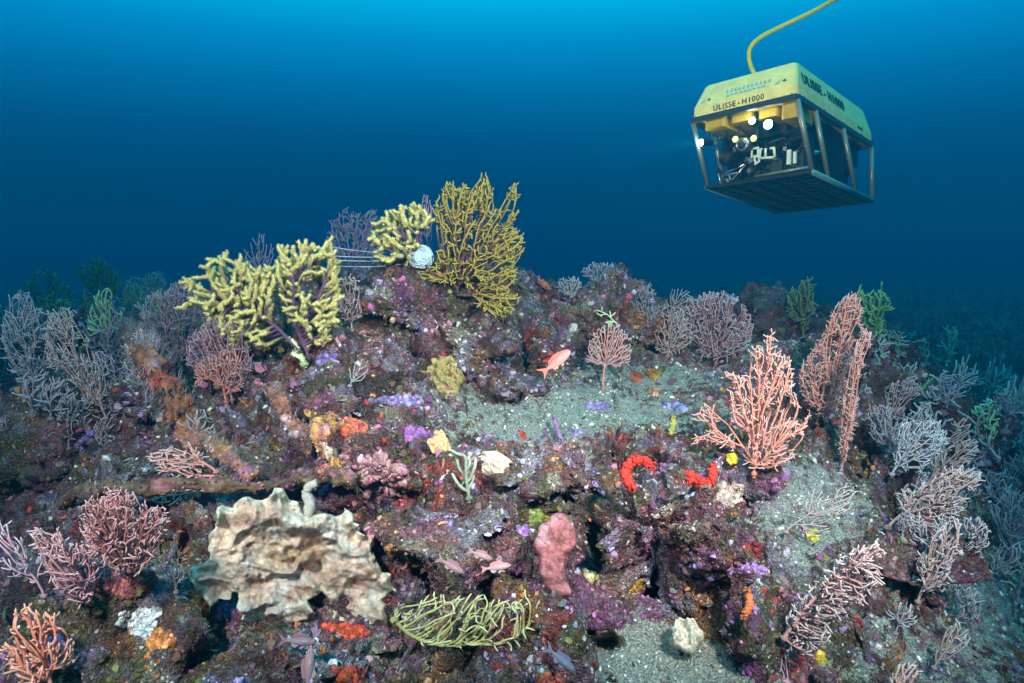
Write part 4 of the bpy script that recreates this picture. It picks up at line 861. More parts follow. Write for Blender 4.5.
BL = [ # cx, cy, rx, ry, colour, thick, off, label
 (445, 380, 20, 22, (.36,.27,.11), .6, .03, 'mustard brown ear shaped sponge on the dark rock below the big yellow fan'),
 (498, 466, 12, 14, (.66,.48,.34), .7, .03, 'small cream and orange sponge lump at the edge of the pale sediment'),
 (440, 445, 11, 13, (.55,.34,.18), .6, .02, 'pale orange sponge lump left of the striped finger coral'),
 (415, 433, 15, 8, (.34,.12,.36), .4, .01, 'bright purple crust cushion above the pale pink crust'),
 (352, 426, 17, 10, (.60,.12,.06), .5, .02, 'orange red sponge cushion on the violet ledge left of the purple cushion'),
 (724, 497, 20, 18, (.62,.42,.33), .5, .01, 'pale peach crusty sponge below the bright red sponge cluster'),
 (733, 459, 6, 7, (.75,.52,.05), .8, .03, 'bright yellow little sponge at the foot of the orange sea fan'),
 (813, 535, 5, 6, (.62,.48,.06), .8, .03, 'small yellow sponge knob on the pale sediment slope'),
 (821, 658, 5, 6, (.66,.42,.05), .8, .03, 'small amber sponge knob near the bottom under the long pink fan'),
 (218, 386, 5, 6, (.66,.46,.05), .8, .07, 'small yellow knob beside the low reddish bush'),
 (686, 638, 17, 16, (.56,.46,.36), .7, .05, 'cream knob of rock jutting over the sandy pocket'),
 (345, 632, 24, 9, (.60,.06,.03), .5, .03, 'bright red sponge strip right under the white sponge'),
 (352, 676, 20, 13, (.60,.07,.03), .5, .03, 'scarlet sponge patch at the bottom edge below the red strip'),
 (140, 622, 22, 15, (.60,.60,.60), .35, .02, 'white woolly patch below the drooping pink dome'),
 (116, 585, 34, 12, (.38,.10,.10), .5, .0, 'dark red crust at the mouth under the drooping pink dome'),
 (195, 600, 16, 10, (.60,.20,.05), .5, .02, 'orange crust cushion at the left foot of the white sponge'),
 (160, 640, 14, 10, (.62,.20,.06), .5, .02, 'orange crust cushion right below the white woolly patch'),
 (548, 355, 7, 9, (.42,.05,.06), .6, .01, 'dark red knob just above left of the swimming pink fish'),
 (636, 377, 7, 5, (.5,.08,.04), .6, .02, 'small brick red knob right of the small pink tree fan'),
 (653, 374, 7, 6, (.42,.16,.03), .6, .02, 'small rust coloured knob below the round greyish pink bush'),
 (653, 392, 5, 4, (.6,.24,.14), .6, .01, 'small salmon knob in the pale sediment'),
 (90, 444, 17, 11, (.26,.17,.44), .5, .02, 'violet crust cushion on the dark slope at left'),
 (330, 360, 15, 9, (.24,.14,.36), .5, .02, 'violet crust cushion under the pale yellow plumes'),
 (60, 650, 12, 14, (.22,.16,.42), .5, .0, 'blue violet cushion beside the salmon red fan'),
 (576, 432, 8, 3, (.32,.2,.5), .4, .0, 'thin lilac streak on the pale sediment below the tree fan'),
 (600, 406, 14, 4, (.32,.2,.46), .4, .0, 'lilac patch on the pale sediment right below the tree fan'),
 (678, 405, 14, 5, (.26,.24,.5), .4, .0, 'blue lilac patch on the far part of the pale sediment'),
 (400, 400, 30, 5, (.28,.2,.42), .5, .0, 'long lilac ledge crust below the dark olive rock'),
 (520, 530, 12, 8, (.34,.16,.42), .5, .02, 'violet cushion above the cave with the small fish'),
 (537, 518, 9, 9, (.16,.2,.03), .5, .02, 'olive green cushion left of the rose slab sponge'),
 (755, 572, 14, 9, (.42,.2,.46), .5, .02, 'violet cushion on the rock right of the sandy pocket'),
 (790, 662, 18, 9, (.5,.07,.07), .5, .02, 'crimson cushion at the bottom below the long pink fan'),
 (735, 568, 22, 4, (.40,.18,.45), .6, .02, 'curved violet ridge around the dark hole right of the large boulder'),
 (774, 602, 9, 7, (.5,.04,.05), .6, .02, 'dark red knob right of the violet cushion'),
 (640, 590, 14, 8, (.5,.26,.05), .5, .02, 'ochre orange cushion under the large boulder'),
 (590, 575, 8, 12, (.45,.34,.16), .5, .02, 'tan cushion just right of the rose slab sponge'),
 (548, 682, 14, 9, (.52,.10,.06), .5, .02, 'red orange cushion at the bottom edge left of the sandy pocket'),
 (225, 610, 22, 9, (.3,.14,.3), .4, .0, 'plum coloured cushion beneath the left lobes of the white sponge'),
]
def crust(cx, cy, rx, ry, c, seed, cap=600, zs=1.0):
    poly = blobpoly(cx, cy, rx, ry, seed); N_ = int(np.clip(rx * ry * 1.8, 90, cap)); r_ = np.random.default_rng(seed); m_ = MB(); V, T = ICO[2]; pc, nc, dc = hit(cx, cy)
    k_ = 0
    while k_ < N_:
        a_ = r_.uniform(0, 6.283); q_ = math.sqrt(r_.random()) * (.8 + .25 * math.sin(3 * a_ + seed) + .15 * math.sin(7 * a_)); x, y = cx + math.cos(a_) * rx * q_, cy + math.sin(a_) * ry * q_
        k_ += 1; p, nn, d = hit(x, y)
        if abs(d - dc) > .10 + 1.2 * rx * dc / FPX: continue
        s_ = zs * (.8 + 2.4 * r_.random() ** 1.6) * d / FPX; A = unit(np.cross(nn, r_.normal(size=3))); B = np.cross(nn, A)
        Q_ = V * (1 + r_.uniform(-.22, .22, (len(V), 1))); P = p + s_ * (Q_[:, :1] * A * r_.uniform(.8, 1.5) + Q_[:, 1:2] * B + Q_[:, 2:] * nn * r_.uniform(.35, .8))
        m_.add(P, None, T, np.clip(np.array(c) * math.exp(r_.normal(0, .38)) + r_.uniform(-.02, .03, 3), 0, 1))
    ce = np.array([v.mean(0) for v in m_.v]); ra = np.array([np.linalg.norm(v - v.mean(0), axis=1).mean() for v in m_.v]); dm = np.linalg.norm(ce[:, None] - ce[None], axis=2) < .95 * (ra[:, None] + ra[None])
    lab_ = np.arange(len(ce))
    for _ in range(60):
        nl_ = np.where(dm, lab_[None], 10 ** 6).min(1)
        if (nl_ == lab_).all(): break
        lab_ = nl_
    big = np.bincount(lab_).argmax(); m2 = MB()
    for v, c_, l_ in zip(m_.v, m_.c, lab_):
        if l_ == big: m2.add(v, None, T, c_)
    return m2, pc
mb_, p0 = crust(384, 478, 30, 26, np.array([.36, .17, .19]), 77, 1100, 1.25)
thing_mesh(mb_, 'pink_crust', M_GROW, p0, 'broad pale pink crust on the maroon rock right above the white sponge', 'sponge')
for q, (cx, cy, rx, ry, c, t_, of_, lab) in enumerate(BL):
    if not any(w_ in lab for w_ in ('ear shaped', 'sponge lump', 'bright yellow', 'cream knob', 'yellow knob')):
        mb_, p0 = crust(cx, cy, rx, ry, np.array(c) * .66, q + 500)
        thing_mesh(mb_, 'sponge_crust', M_GROW, p0, lab, 'sponge', 'small sponges and crusts'); continue
    mb_, p0 = plate(blobpoly(cx, cy, rx, ry, q), (cx, cy), thick=t_, off=of_, folds=.8, fs=.016, seed=100 + q, n=72, rings=20, tilt=.5)
    thing_mesh(mb_, 'sponge', M_sponge('sponge_skin', c, var=.4, vs=120, bump=.8), p0, lab, 'sponge', 'small sponges and crusts')
def lumpy(paths, rpx, col, label, off=.03, name='branching_sponge', cat='sponge'):
    m_ = MB(); p0 = near(*paths[0][0], off)
    for pth in paths:
        d0 = min(hit(x, y)[2] for x, y in pth); Pp = interp([CAM + unit(ray(x, y)) * (min(hit(x, y)[2], d0 + .035) - off) for x, y in pth], max(8, 5 * len(pth))); k_ = np.linalg.norm(Pp[0] - CAM) / FPX
        n_ = len(Pp); R_ = rpx * k_ * (1 + .35 * rng.uniform(-1, 1, n_)) * np.sqrt(np.clip(1.02 - np.linspace(-1, 1, n_) ** 6, .05, 1))
        tube(m_, Pp, R_, 12, jit=.1)
        for s_ in np.repeat(Pp, 7, 0):
            V, T = ICO[2]; r_ = rpx * k_ * rng.uniform(.22, .5); c_ = s_ + unit(rng.normal(size=3)) * rpx * k_ * rng.uniform(.6, 1.15)
            m_.add(c_ + V * r_ * (1 + .6 * fbm(V + c_ * 90, .5, 2, 5))[:, None], None, T, np.ones(3) * np.clip(math.exp(rng.normal(-.1, .3)), .4, 1.4))
    m_.c = [c_ * np.array(col) for c_ in m_.c]
    return thing_mesh(m_, name, mat('branching_sponge_skin', attr=True, rough=.75, bump=.9, bscale=300, var=.35, vscale=200), p0, label, cat)
lumpy([[(652,465),(641,459),(630,462),(625,472),(627,482),(634,487)]], 4.4, (.50,.028,.016), 'ring shaped bright red sponge on top of the large boulder', off=.02)
lumpy([[(688,472),(696,480),(706,488)],[(713,466),(712,478),(706,488),(698,486)],[(688,482),(697,479),(712,486)]], 3.7, (.50,.03,.016), 'knobbly bright red sponge cluster left below the orange sea fan', off=.02)
lumpy([[(330,478),(322,472),(330,466)]], 4, (.5,.14,.12), 'dull red lumpy sponge above the spout of the white sponge', off=.03)
lumpy([[(748,590),(750,606),(743,616)]], 3, (.6,.14,.05), 'orange red finger sponge beside the dark hole at lower right', off=.02)
lumpy([[(554,418),(557,428),(561,440)]], 2.2, (.3,.14,.3), 'slender mauve finger sponge rising from the pale sediment', off=.02)
lumpy([[(674,418),(673,426),(671,434)]], 2.2, (.4,.32,.06), 'slender mustard finger sponge rising from the pale sediment', off=.02)
lumpy([[(540,282),(548,288)]], 3, (.5,.12,.08), 'red lump on the crest right of the big yellow fan', off=.02)

# ------------------------------------------------------------------ overgrown rusty rods of an old wreckage
M_RUST = mat('rusty_growth', attr=True, rough=.85, bump=1.0, bscale=180, var=.5, vscale=60)
def rod(pix, rpx, col, label, fuzz=900, offs=.12, fl=2.2, fcol=(.24,.22,.24)):
    Pp = interp([near(x, y, o_) for (x, y), o_ in zip(pix, np.broadcast_to(offs, len(pix)))], 70); k_ = np.linalg.norm(Pp[0] - CAM) / FPX
    n_ = len(Pp); R_ = np.interp(np.linspace(0, 1, n_), np.linspace(0, 1, len(rpx)), rpx) * k_
    kk = 22; Tn_ = np.gradient(Pp, axis=0); Tn_ /= np.linalg.norm(Tn_, axis=1)[:, None]
    m_ = MB(); tube(m_, Pp, R_, kk, col); V = m_.v[0]; cen = np.vstack([np.repeat(Pp, kk, 0), Pp[0], Pp[-1]])
    f = fbm(V, .04, 3, 31) * .75 + fbm(V, .012, 3, 8) * .7; V = cen + (V - cen) * (1 + f)[:, None] + np.stack([fbm(V, .12, 2, 71), fbm(V, .12, 2, 72), fbm(V, .12, 2, 73)], 1) * .035; m_.v[0] = V; cen = cen + 0
    a = sstep(-.35, .2, fbm(V, .02, 4, 60))[:, None]; cc_ = colony(V) * .8; m_.c[0] = (np.array(col) * a + cc_ * (1 - a)) * np.exp(.8 * fbm(V, .008, 2, 5))[:, None]
    p0 = Pp[n_ // 2]; root = empty('rusty_rod', p0, label, 'wreckage', 'rusty rods of old wreckage')
    m_.build('core', M_RUST, root)
    nl = 600; ii = rng.integers(0, n_ * kk, nl); Vi, Ti = ICO[1]; nr_ = V[ii] - cen[ii]; nr_ /= np.linalg.norm(nr_, axis=1)[:, None] + 1e-9
    sz = k_ * rng.uniform(.4, 1.3, nl) ** 1.0; PV = V[ii][:, None] + (Vi[None] * (1 + rng.uniform(-.3, .3, (nl, len(Vi), 1)))) * sz[:, None, None]
    cl = np.where((rng.random(nl) < .55)[:, None], np.array(col) * .9, colony(V[ii])) * np.exp(rng.normal(-.1, .45, (nl, 1)))
    cm = MB(); cm.add(PV.reshape(-1, 3), None, (Ti[None] + (np.arange(nl) * len(Vi))[:, None, None]).reshape(-1, 3), np.repeat(np.clip(cl, .01, .7), len(Vi), 0)); tag(cm.build('crust', M_GROW, root), kind='stuff')
    i = rng.integers(0, n_ * kk, fuzz); b = V[i]; d = b - cen[i]; d /= np.linalg.norm(d, axis=1)[:, None] + 1e-9; d = d + rng.normal(0, .5, d.shape)
    L_ = rpx[0] * k_ * fl * rng.uniform(.2, 1.0, fuzz)[:, None] ** 1.5 * .8; A = np.cross(d, [.2, .4, .9]); A /= np.linalg.norm(A, axis=1)[:, None]; w_ = .14 * k_
    tip = b + d * L_; mid = b + d * L_ * .5 + rng.normal(0, .1, d.shape) * L_
    Vv = np.stack([b - A * w_, b + A * w_, mid - A * w_ * .8, mid + A * w_ * .8, tip], 1).reshape(-1, 3); o5 = np.arange(fuzz)[:, None, None] * 5
    T = (np.array([[0, 1, 3], [0, 3, 2], [2, 3, 4]])[None] + o5).reshape(-1, 3)
    h = MB(); h.add(Vv, None, T, np.repeat(np.array(fcol) * rng.uniform(.6, 1.2, (fuzz, 1)), 5, 0)); tag(h.build('hydroid_fringe', M_POLYP, root), kind='stuff')
rod([(126,328),(150,362),(170,392),(188,415)], [2.8,4.2,5.4,6.5], (.26,.09,.035), 'slender rusty orange rod leaning left, fringed with pale hydroids', offs=[.28,.24,.19,.12], fuzz=7000, fl=3.4)
rod([(184,408),(196,432),(222,455),(250,478)], [8,7,5,4], (.30,.12,.05), 'thick ochre brown overgrown stump at the foot of the slender leaning rod', offs=[.10,.09,.08,.08], fuzz=3000, fl=.9)
rod([(266,376),(280,398),(293,425),(306,447)], [2.6,4,5,7], (.34,.12,.07), 'short dark rusty rod leaning left below the pale yellow plumes', offs=[.24,.20,.15,.10], fuzz=3000, fl=2.6)
rod([(331,414),(328,430),(322,448),(338,470)], [4,5,6,8], (.50,.22,.06), 'short upright orange brown rod right of the dark rusty one', offs=[.10,.09,.08,.06], fuzz=500, fl=1.2)
rod([(62,500),(120,492),(190,488),(260,484),(345,468)], [4,5,4.5,5,6], (.13,.075,.04), 'long horizontal overgrown brown beam above the white sponge', offs=[.14,.16,.16,.16,.12], fuzz=800, fl=.9)

# ------------------------------------------------------------------ the tangled line ball and its fishing lines
p0 = W(421, 257, 2.52); d = np.linalg.norm(p0 - CAM); k_ = d / FPX
root = empty('line_ball', p0, 'round whitish ball of tangled line in front of the yellow plume coral', 'tangled line')
M_LINE = mat('nylon_line', (.55, .66, .72), rough=.4, spec=.5); M_BALL = mat('pale_net', (.36, .45, .50), rough=.6, var=.3, vscale=120, bump=.9, bscale=300)
mb_ = MB(); V, T = ICO[4]; mb_.add(p0 + V * (11 * k_ * (1 + .12 * fbm(V, .3, 3, 6)))[:, None] if False else p0 + V * 11 * k_ * (1 + .15 * fbm(V, .3, 3, 6))[:, None], None, T); mb_.build('core', M_BALL, root)
mb_ = MB()
for q in range(60):
    a, b = unit(rng.normal(size=3)), unit(rng.normal(size=3)); b = unit(b - (a @ b) * a); t = np.linspace(0, rng.uniform(2, 6), 18)[:, None]
    tube(mb_, p0 + (np.cos(t) * a + np.sin(t) * b) * 11.6 * k_ * rng.uniform(.95, 1.1), .28 * k_, 4, (1, 1, 1))
mb_.build('line_wraps', M_LINE, root)
for q, (y0, y1, x1, lab) in enumerate([(254,247,332,'uppermost pale fishing line stretched left from the white ball'), (257,254,310,'second pale fishing line stretched left from the white ball'),
        (260,259,322,'third pale fishing line stretched left from the white ball'), (264,266,336,'lowest pale fishing line stretched left from the white ball'), (262,300,392,'short pale fishing line slanting down from the white ball')]):
    a = p0 + (W(412, y0, p0[1]) - W(421, 258, p0[1])) ; b = W(x1, y1, p0[1] + .1); t = np.linspace(0, 1, 12)[:, None]
    pp = a * (1 - t) + b * t - np.array([0, 0, .008]) * np.sin(t * np.pi); mb_ = MB(); tube(mb_, pp, .30 * k_, 4)
    thing_mesh(mb_, 'fishing_line', M_LINE, a, lab, 'fishing line', 'fishing lines')

# ------------------------------------------------------------------ fish
M_EYE = mat('fish_eye', (.01, .01, .012), rough=.1, spec=.7); M_IRIS = mat('fish_iris', (.6, .45, .3), rough=.3)
def fish(px, py, Lpx, ang_deg, off, cb, cbelly, label, yaw=0.0, hgt=.30, group='small fish'):
    p0 = near(px, py, off); d = np.linalg.norm(p0 - CAM); L_ = Lpx * d / FPX
    m = mat('fish_skin', attr=True, rough=.4, spec=.4, bump=.3, bscale=1200); mf = mat('fin', attr=True, rough=.5, spec=.3)
    view = unit(ray(px, py)); rt_ = unit(np.cross(view, [0, 0, 1])); up = np.cross(rt_, view); a = math.radians(ang_deg)
    fx = unit(rt_ * math.cos(a) + up * math.sin(a) + view * yaw); fz = unit(np.cross(fx, view)); fz = fz if fz @ up > 0 else -fz; fy = np.cross(fz, fx)
    T3 = np.stack([fx, fy, fz]); t = lambda P: p0 + (np.asarray(P, float) * L_) @ T3
    root = empty('fish', p0, label, 'fish', group)
    xs = np.array([.5,.485,.45,.38,.28,.15,0,-.12,-.24,-.33,-.38]); hz = np.array([.004,.035,.07,.105,.135,.15,.142,.115,.075,.047,.04]) * hgt / .30; wy = np.array([.003,.025,.045,.06,.068,.07,.062,.048,.03,.018,.012]); zc = np.array([-.01,-.008,-.003,0,.004,.006,.006,.004,.002,0,0])
    X2 = np.linspace(.5, -.38, 34); hz, wy, zc = [np.interp(-X2, -xs, v) for v in (hz, wy, zc)]
    kk = 18; th = np.arange(kk) / kk * 2 * np.pi; V = np.stack([np.repeat(X2[:, None], kk, 1), wy[:, None] * np.cos(th), zc[:, None] + hz[:, None] * np.sin(th)], -1).reshape(-1, 3)
    i = np.arange(33)[:, None] * kk + np.arange(kk); j = np.arange(33)[:, None] * kk + (np.arange(kk) + 1) % kk; Q = np.stack([i, j, j + kk, i + kk], -1).reshape(-1, 4)
    s_ = sstep(-.6, .8, np.tile(np.sin(th), 34))[:, None]; C = np.array(cbelly) * (1 - s_) + np.array(cb) * s_
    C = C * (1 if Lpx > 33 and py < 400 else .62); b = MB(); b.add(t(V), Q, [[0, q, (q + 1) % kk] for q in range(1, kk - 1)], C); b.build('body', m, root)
    def fin(name, pts, C, par=root, y=0):
        P = np.array([(x, y, z) for x, z in pts]); n_ = len(P); c = P.mean(0); th_ = .004
        A = np.vstack([P + [0, th_, 0], P - [0, th_, 0], [c + [0, th_ * 2, 0]], [c - [0, th_ * 2, 0]]]); T = []
        for q in range(n_):
            e = (q + 1) % n_; T += [[q, e, 2 * n_], [n_ + e, n_ + q, 2 * n_ + 1], [q, n_ + q, e], [e, n_ + q, n_ + e]]
        f = MB(); f.add(t(A), None, T, C); return f.build(name, mf, par, False)
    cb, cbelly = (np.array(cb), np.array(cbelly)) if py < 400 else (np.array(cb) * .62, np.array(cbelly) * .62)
    fin('tail_fin', [(-.36,.035),(-.44,.07),(-.52,.12),(-.66,.20),(-.55,.09),(-.50,.0),(-.55,-.09),(-.66,-.20),(-.52,-.12),(-.44,-.07),(-.36,-.035)], np.array(cb) * 1.1)
    fin('dorsal_fin', [(.24,.12),(.20,.19),(.10,.205),(-.05,.19),(-.2,.16),(-.25,.12),(-.24,.06),(0,.12)], cb)
    fin('anal_fin', [(-.02,-.12),(-.12,-.19),(-.22,-.15),(-.24,-.06),(-.1,-.09)], cbelly)
    fin('pelvic_fin', [(.18,-.12),(.08,-.22),(.0,-.2),(.08,-.12)], cbelly, y=.02)
    fin('pectoral_fin', [(.24,.0),(.12,.05),(.02,.0),(.1,-.06),(.2,-.04)], np.array(cbelly) * 1.1, y=-.075)
    for s2 in (-1, 1):
        e = MB(); ball(e, t([.39, s2 * .052, .03]), L_ * .026, 2); ey = e.build('eye', M_IRIS, root); e = MB(); ball(e, t([.392, s2 * .066, .03]), L_ * .016, 2); e.build('pupil', M_EYE, ey)
    return root
fish(557, 361, 34, 40, .32, (.78, .15, .11), (.74, .30, .28), 'coral pink fish swimming up to the right above the rocks', yaw=-.15, hgt=.34)
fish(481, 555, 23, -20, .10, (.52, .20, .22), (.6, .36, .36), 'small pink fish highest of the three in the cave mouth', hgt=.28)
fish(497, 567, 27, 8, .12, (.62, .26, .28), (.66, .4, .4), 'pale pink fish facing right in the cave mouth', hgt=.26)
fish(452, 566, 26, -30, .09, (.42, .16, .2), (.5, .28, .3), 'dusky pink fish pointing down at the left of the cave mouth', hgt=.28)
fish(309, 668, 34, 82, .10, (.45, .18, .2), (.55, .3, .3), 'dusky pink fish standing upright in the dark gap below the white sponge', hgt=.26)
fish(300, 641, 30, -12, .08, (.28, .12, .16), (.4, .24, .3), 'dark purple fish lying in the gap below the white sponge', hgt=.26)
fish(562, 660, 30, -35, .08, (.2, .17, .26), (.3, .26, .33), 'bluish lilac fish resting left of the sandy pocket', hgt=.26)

# ------------------------------------------------------------------ the remotely operated vehicle
S_ = .75; RP = CAM + np.array([2.0533, 6.3205, .6477]) * S_; RE = Euler((-0.11788505, -0.0782958, -0.79006353), 'XYZ'); RM = np.array(RE.to_matrix())
L_ = 1.89 * S_; H_ = .599 * S_; FB = .328 * S_; HW = .5 * S_
def tw(P): return RP + np.asarray(P, float) @ RM.T
class RB(MB):
    def place(s, name, m, parent, smooth=True):
        s.v = [tw(v) for v in s.v]; return s.build(name, m, parent, smooth)
rov = empty('underwater_robot', RP, 'boxy underwater robot with yellow float and lit lamps hovering in open water', 'underwater robot')
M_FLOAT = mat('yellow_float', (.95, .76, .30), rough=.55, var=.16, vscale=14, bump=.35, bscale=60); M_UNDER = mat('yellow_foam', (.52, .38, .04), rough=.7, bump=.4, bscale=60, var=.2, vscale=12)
M_BAR = mat('grey_tube', (.24, .27, .26), rough=.35, metal=.4); M_BLK = mat('black_plastic', (.008, .009, .010), rough=.55, var=.3, vscale=30); M_DK = mat('dark_frame', (.03, .035, .04), rough=.5)
M_WHT = mat('white_plastic', (.62, .66, .66), rough=.45); M_GLS = mat('lens_glass', (.03, .04, .05), rough=.05, spec=.8); M_STEEL = mat('brushed_steel', (.5, .52, .52), rough=.3, metal=.8)
M_INK = mat('black_lettering', (.02, .02, .02), rough=.6); M_INKB = mat('blue_lettering', (.25, .52, .60), rough=.6); M_INKR = mat('brown_mark', (.16, .05, .03), rough=.6)
M_LAMP = mat('lamp_glow', (1, .95, .8), emit=(1, .90, .68), estr=45); M_LAMPY = mat('dim_lamp_glow', (.9, .85, .4), emit=(.9, .8, .25), estr=.9)
# float: loft of rounded rectangles
def rrect(x0, x1, y0, y1, r_, z, n=6):
    P = []
    for cx, cy, a0 in ((x1 - r_, y1 - r_, 0), (x0 + r_, y1 - r_, 90), (x0 + r_, y0 + r_, 180), (x1 - r_, y0 + r_, 270)):
        for a in np.radians(np.linspace(a0, a0 + 90, n)): P.append((cx + r_ * math.cos(a), cy + r_ * math.sin(a), z))
    return np.array(P)
FH = .25
prof = [(-.02, .0, 0, .02), (-.004, .0, 0, .0), (.0, .0, 0, .075), (.01, .0, 0, .085), (.02, .0, 0, .092)]
lv = [(0, 0, 0), (.075, 0, 0), (.082, .004, .004), (FH - .02, .075, .040), (FH - .006, .088, .048), (FH, .105, .066)]
rings = [rrect(-HW + ix, HW - ix, 0 + iy, L_ - iy, .035, H_ + z) for z, iy, ix in lv]; nR = len(rings[0]); V = np.vstack(rings + [[[0, L_ / 2, H_ + FH + .004]], [[0, L_ / 2, H_]]])
i = np.arange(len(lv) - 1)[:, None] * nR + np.arange(nR); j = np.arange(len(lv) - 1)[:, None] * nR + (np.arange(nR) + 1) % nR
Q = np.stack([i, j, j + nR, i + nR], -1).reshape(-1, 4); e = (len(lv) - 1) * nR
T = [[e + q, e + (q + 1) % nR, len(V) - 2] for q in range(nR)] + [[(q + 1) % nR, q, len(V) - 1] for q in range(nR)]
b = RB(); b.add(V, Q, T); fl = b.place('float_block', M_FLOAT, rov, False)
def text(s, size, origin, ux, uz, m, name, parent, extr=.0015):
    cu = bpy.data.curves.new('t', 'FONT'); cu.body = s; cu.size = size; cu.extrude = extr; cu.align_x = 'CENTER'; cu.offset = size * .012; cu.space_character = 1.15
    ob = bpy.data.objects.new('t', cu); COL.objects.link(ob); bpy.context.view_layer.update()
    me = bpy.data.meshes.new_from_object(ob.evaluated_get(bpy.context.evaluated_depsgraph_get())); bpy.data.objects.remove(ob)
    ux, uz = unit(ux), unit(uz); un = np.cross(ux, uz); V = np.array([v.co[:] for v in me.vertices])
    P = np.asarray(origin) + V[:, :1] * ux + V[:, 1:2] * uz + V[:, 2:] * un
    P = tw(P) - np.array(parent.location if parent.type == 'EMPTY' else (0, 0, 0))
    for v, q in zip(me.vertices, P): v.co = q
    me.materials.clear(); me.materials.append(m); o_ = bpy.data.objects.new(name, me); COL.objects.link(o_); o_.parent = parent; return o_
upF = unit(np.array([0, .071, FH - .02 - .082])); upS = unit(np.array([-.036, 0, FH - .02 - .082]))
for w_, x_ in (('ULISSE', -.125), ('-', -.018), ('H1000', .082)): text(w_, .052, (x_, -.003, H_ + .016), (1, 0, 0), (0, 0, 1), M_INK, 'lettering', rov)
text('REMORA', .044, (0.03, .001 + .030 - .004, H_ + .082 + .050), (1, 0, 0), upF, M_INKB, 'faded_lettering', rov) if False else None
# faded pale-blue marks and the small emblems on the sloping front
def decal(pts, m, name, z0=.082):
    P = [np.array([x, .0, 0]) + np.array([0, 0, H_ + z0]) + upF * s2 - np.array([0, .003, -.001]) + np.array([0, .004, 0]) for x, s2 in pts]
    P = np.array(P); n_ = len(P); nb = np.cross([1, 0, 0], upF) * .002; b = RB(); b.add(np.vstack([P + nb, P - nb * 1.0]), None, [[0, q, q + 1] for q in range(1, n_ - 1)] + [[q, q + 1, n_ + q] for q in range(n_ - 1)] + [[q + 1, n_ + q + 1, n_ + q] for q in range(n_ - 1)]); return b.place(name, m, rov, False)
for q in range(11):
    x = -.13 + q * .030; decal([(x, .052), (x + .019, .052), (x + .014, .080 if q % 3 else .070), (x + .004, .078)], M_INKB, 'faded_mark')
for q in range(9):
    x = -.12 + q * .032; decal([(x, .020), (x + .022, .020), (x + .022, .032), (x, .034)], M_INKB, 'faded_mark')
for x in (-.28, .26):
    decal([(x - .035, .012), (x - .008, .020), (x - .002, .040), (x - .028, .026)], M_INKB, 'blue_emblem'); decal([(x + .012, .030), (x + .042, .022), (x + .030, .046)], M_INKR, 'brown_emblem')
# side lettering on the sloped right side
for w_, x_ in (('ULISSE', -.21), ('-', .0), ('H1000', .21)): text(w_, .10, (HW - .004 - .036 * .026 / .148 + .004, L_ * .34 + x_, H_ + .108), (0, 1, 0), upS, M_INK, 'lettering', rov)
for x in (-HW + .03, -.12, .12, HW - .03): b = RB(); cyl(b, (x, -.006, H_ + .008), (x, .004, H_ + .008), .006, 8); b.place('bolt', M_STEEL, rov)
for y in (.1, .45, .8, 1.15): b = RB(); cyl(b, (HW - .002, y, H_ + .012), (HW + .006, y, H_ + .012), .007, 8); b.place('bolt', M_STEEL, rov)
b = RB(); box(b, (HW + .001, L_ * .80, H_ + .05), (.002, .05, .006)); b.place('small_sign', M_INK, rov)
# frame
b = RB(); 
box(b, (0, .0, H_ - .018), (HW + .004, .012, .018)); b.place('cross_rail', M_DK, rov, False)
b = RB(); box(b, (0, L_, H_ - .018), (HW + .004, .012, .018)); b.place('cross_rail', M_DK, rov, False)
for sx in (-1, 1):
    b = RB(); box(b, (sx * HW, L_ / 2, H_ - .018), (.012, L_ / 2 - .012, .018)); b.place('side_rail', M_DK, rov, False)
tops = [0.015, .30, .80, L_ - .02]; bots = [FB + .02, FB + .30, L_ - .34, L_ + .01]
for sx in (-1, 1):
    for a, c in zip(tops, bots):
        b = RB(); cyl(b, (sx * HW, a, H_ - .03), (sx * (HW + .008), c, .0), .0165, 14); b.place('post', M_BAR, rov)
    b = RB(); cyl(b, (sx * (HW + .008), FB, 0), (sx * (HW + .008), L_ + .02, 0), .019, 14); b.place('skid_tube', mat('skid_tube_metal', (.10, .30, .36), rough=.35, metal=.2), rov)
# tray
b = RB(); LL = L_ + .02 - FB
for q in range(12): box(b, (0, FB + (q + .5) * LL / 12, .0), (HW, LL / 12 * .26, .006))
for x in np.linspace(-HW, HW, 7): box(b, (x, FB + LL / 2, -.010), (.012, LL / 2, .006))
b.place('tray', mat('tray_metal', (.035, .05, .055), rough=.5), rov, False)
for y, m_ in ((FB + .02, M_BAR),): b = RB(); cyl(b, (-.02, y + .0, .030), (HW, y, .036), .010, 8); b.place('tray_rail', M_BAR, rov)
b = RB(); box(b, (0, FB, -.002), (HW + .01, .012, .012)); b.place('tray_edge', M_BLK, rov, False); b = RB(); box(b, (0, L_ + .02, -.002), (HW + .01, .012, .012)); b.place('tray_edge', M_BLK, rov, False)
# yellow foam blocks under the float
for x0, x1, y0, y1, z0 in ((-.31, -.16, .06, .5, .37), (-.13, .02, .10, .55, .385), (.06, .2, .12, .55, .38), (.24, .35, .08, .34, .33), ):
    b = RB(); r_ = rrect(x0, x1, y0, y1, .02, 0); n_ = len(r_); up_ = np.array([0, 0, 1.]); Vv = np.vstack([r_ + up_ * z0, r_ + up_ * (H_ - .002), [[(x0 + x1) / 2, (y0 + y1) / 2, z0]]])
    b.add(Vv, [[q, (q + 1) % n_, n_ + (q + 1) % n_, n_ + q] for q in range(n_)], [[(q + 1) % n_, q, 2 * n_] for q in range(n_)]); b.place('foam_block', M_UNDER, rov, False)
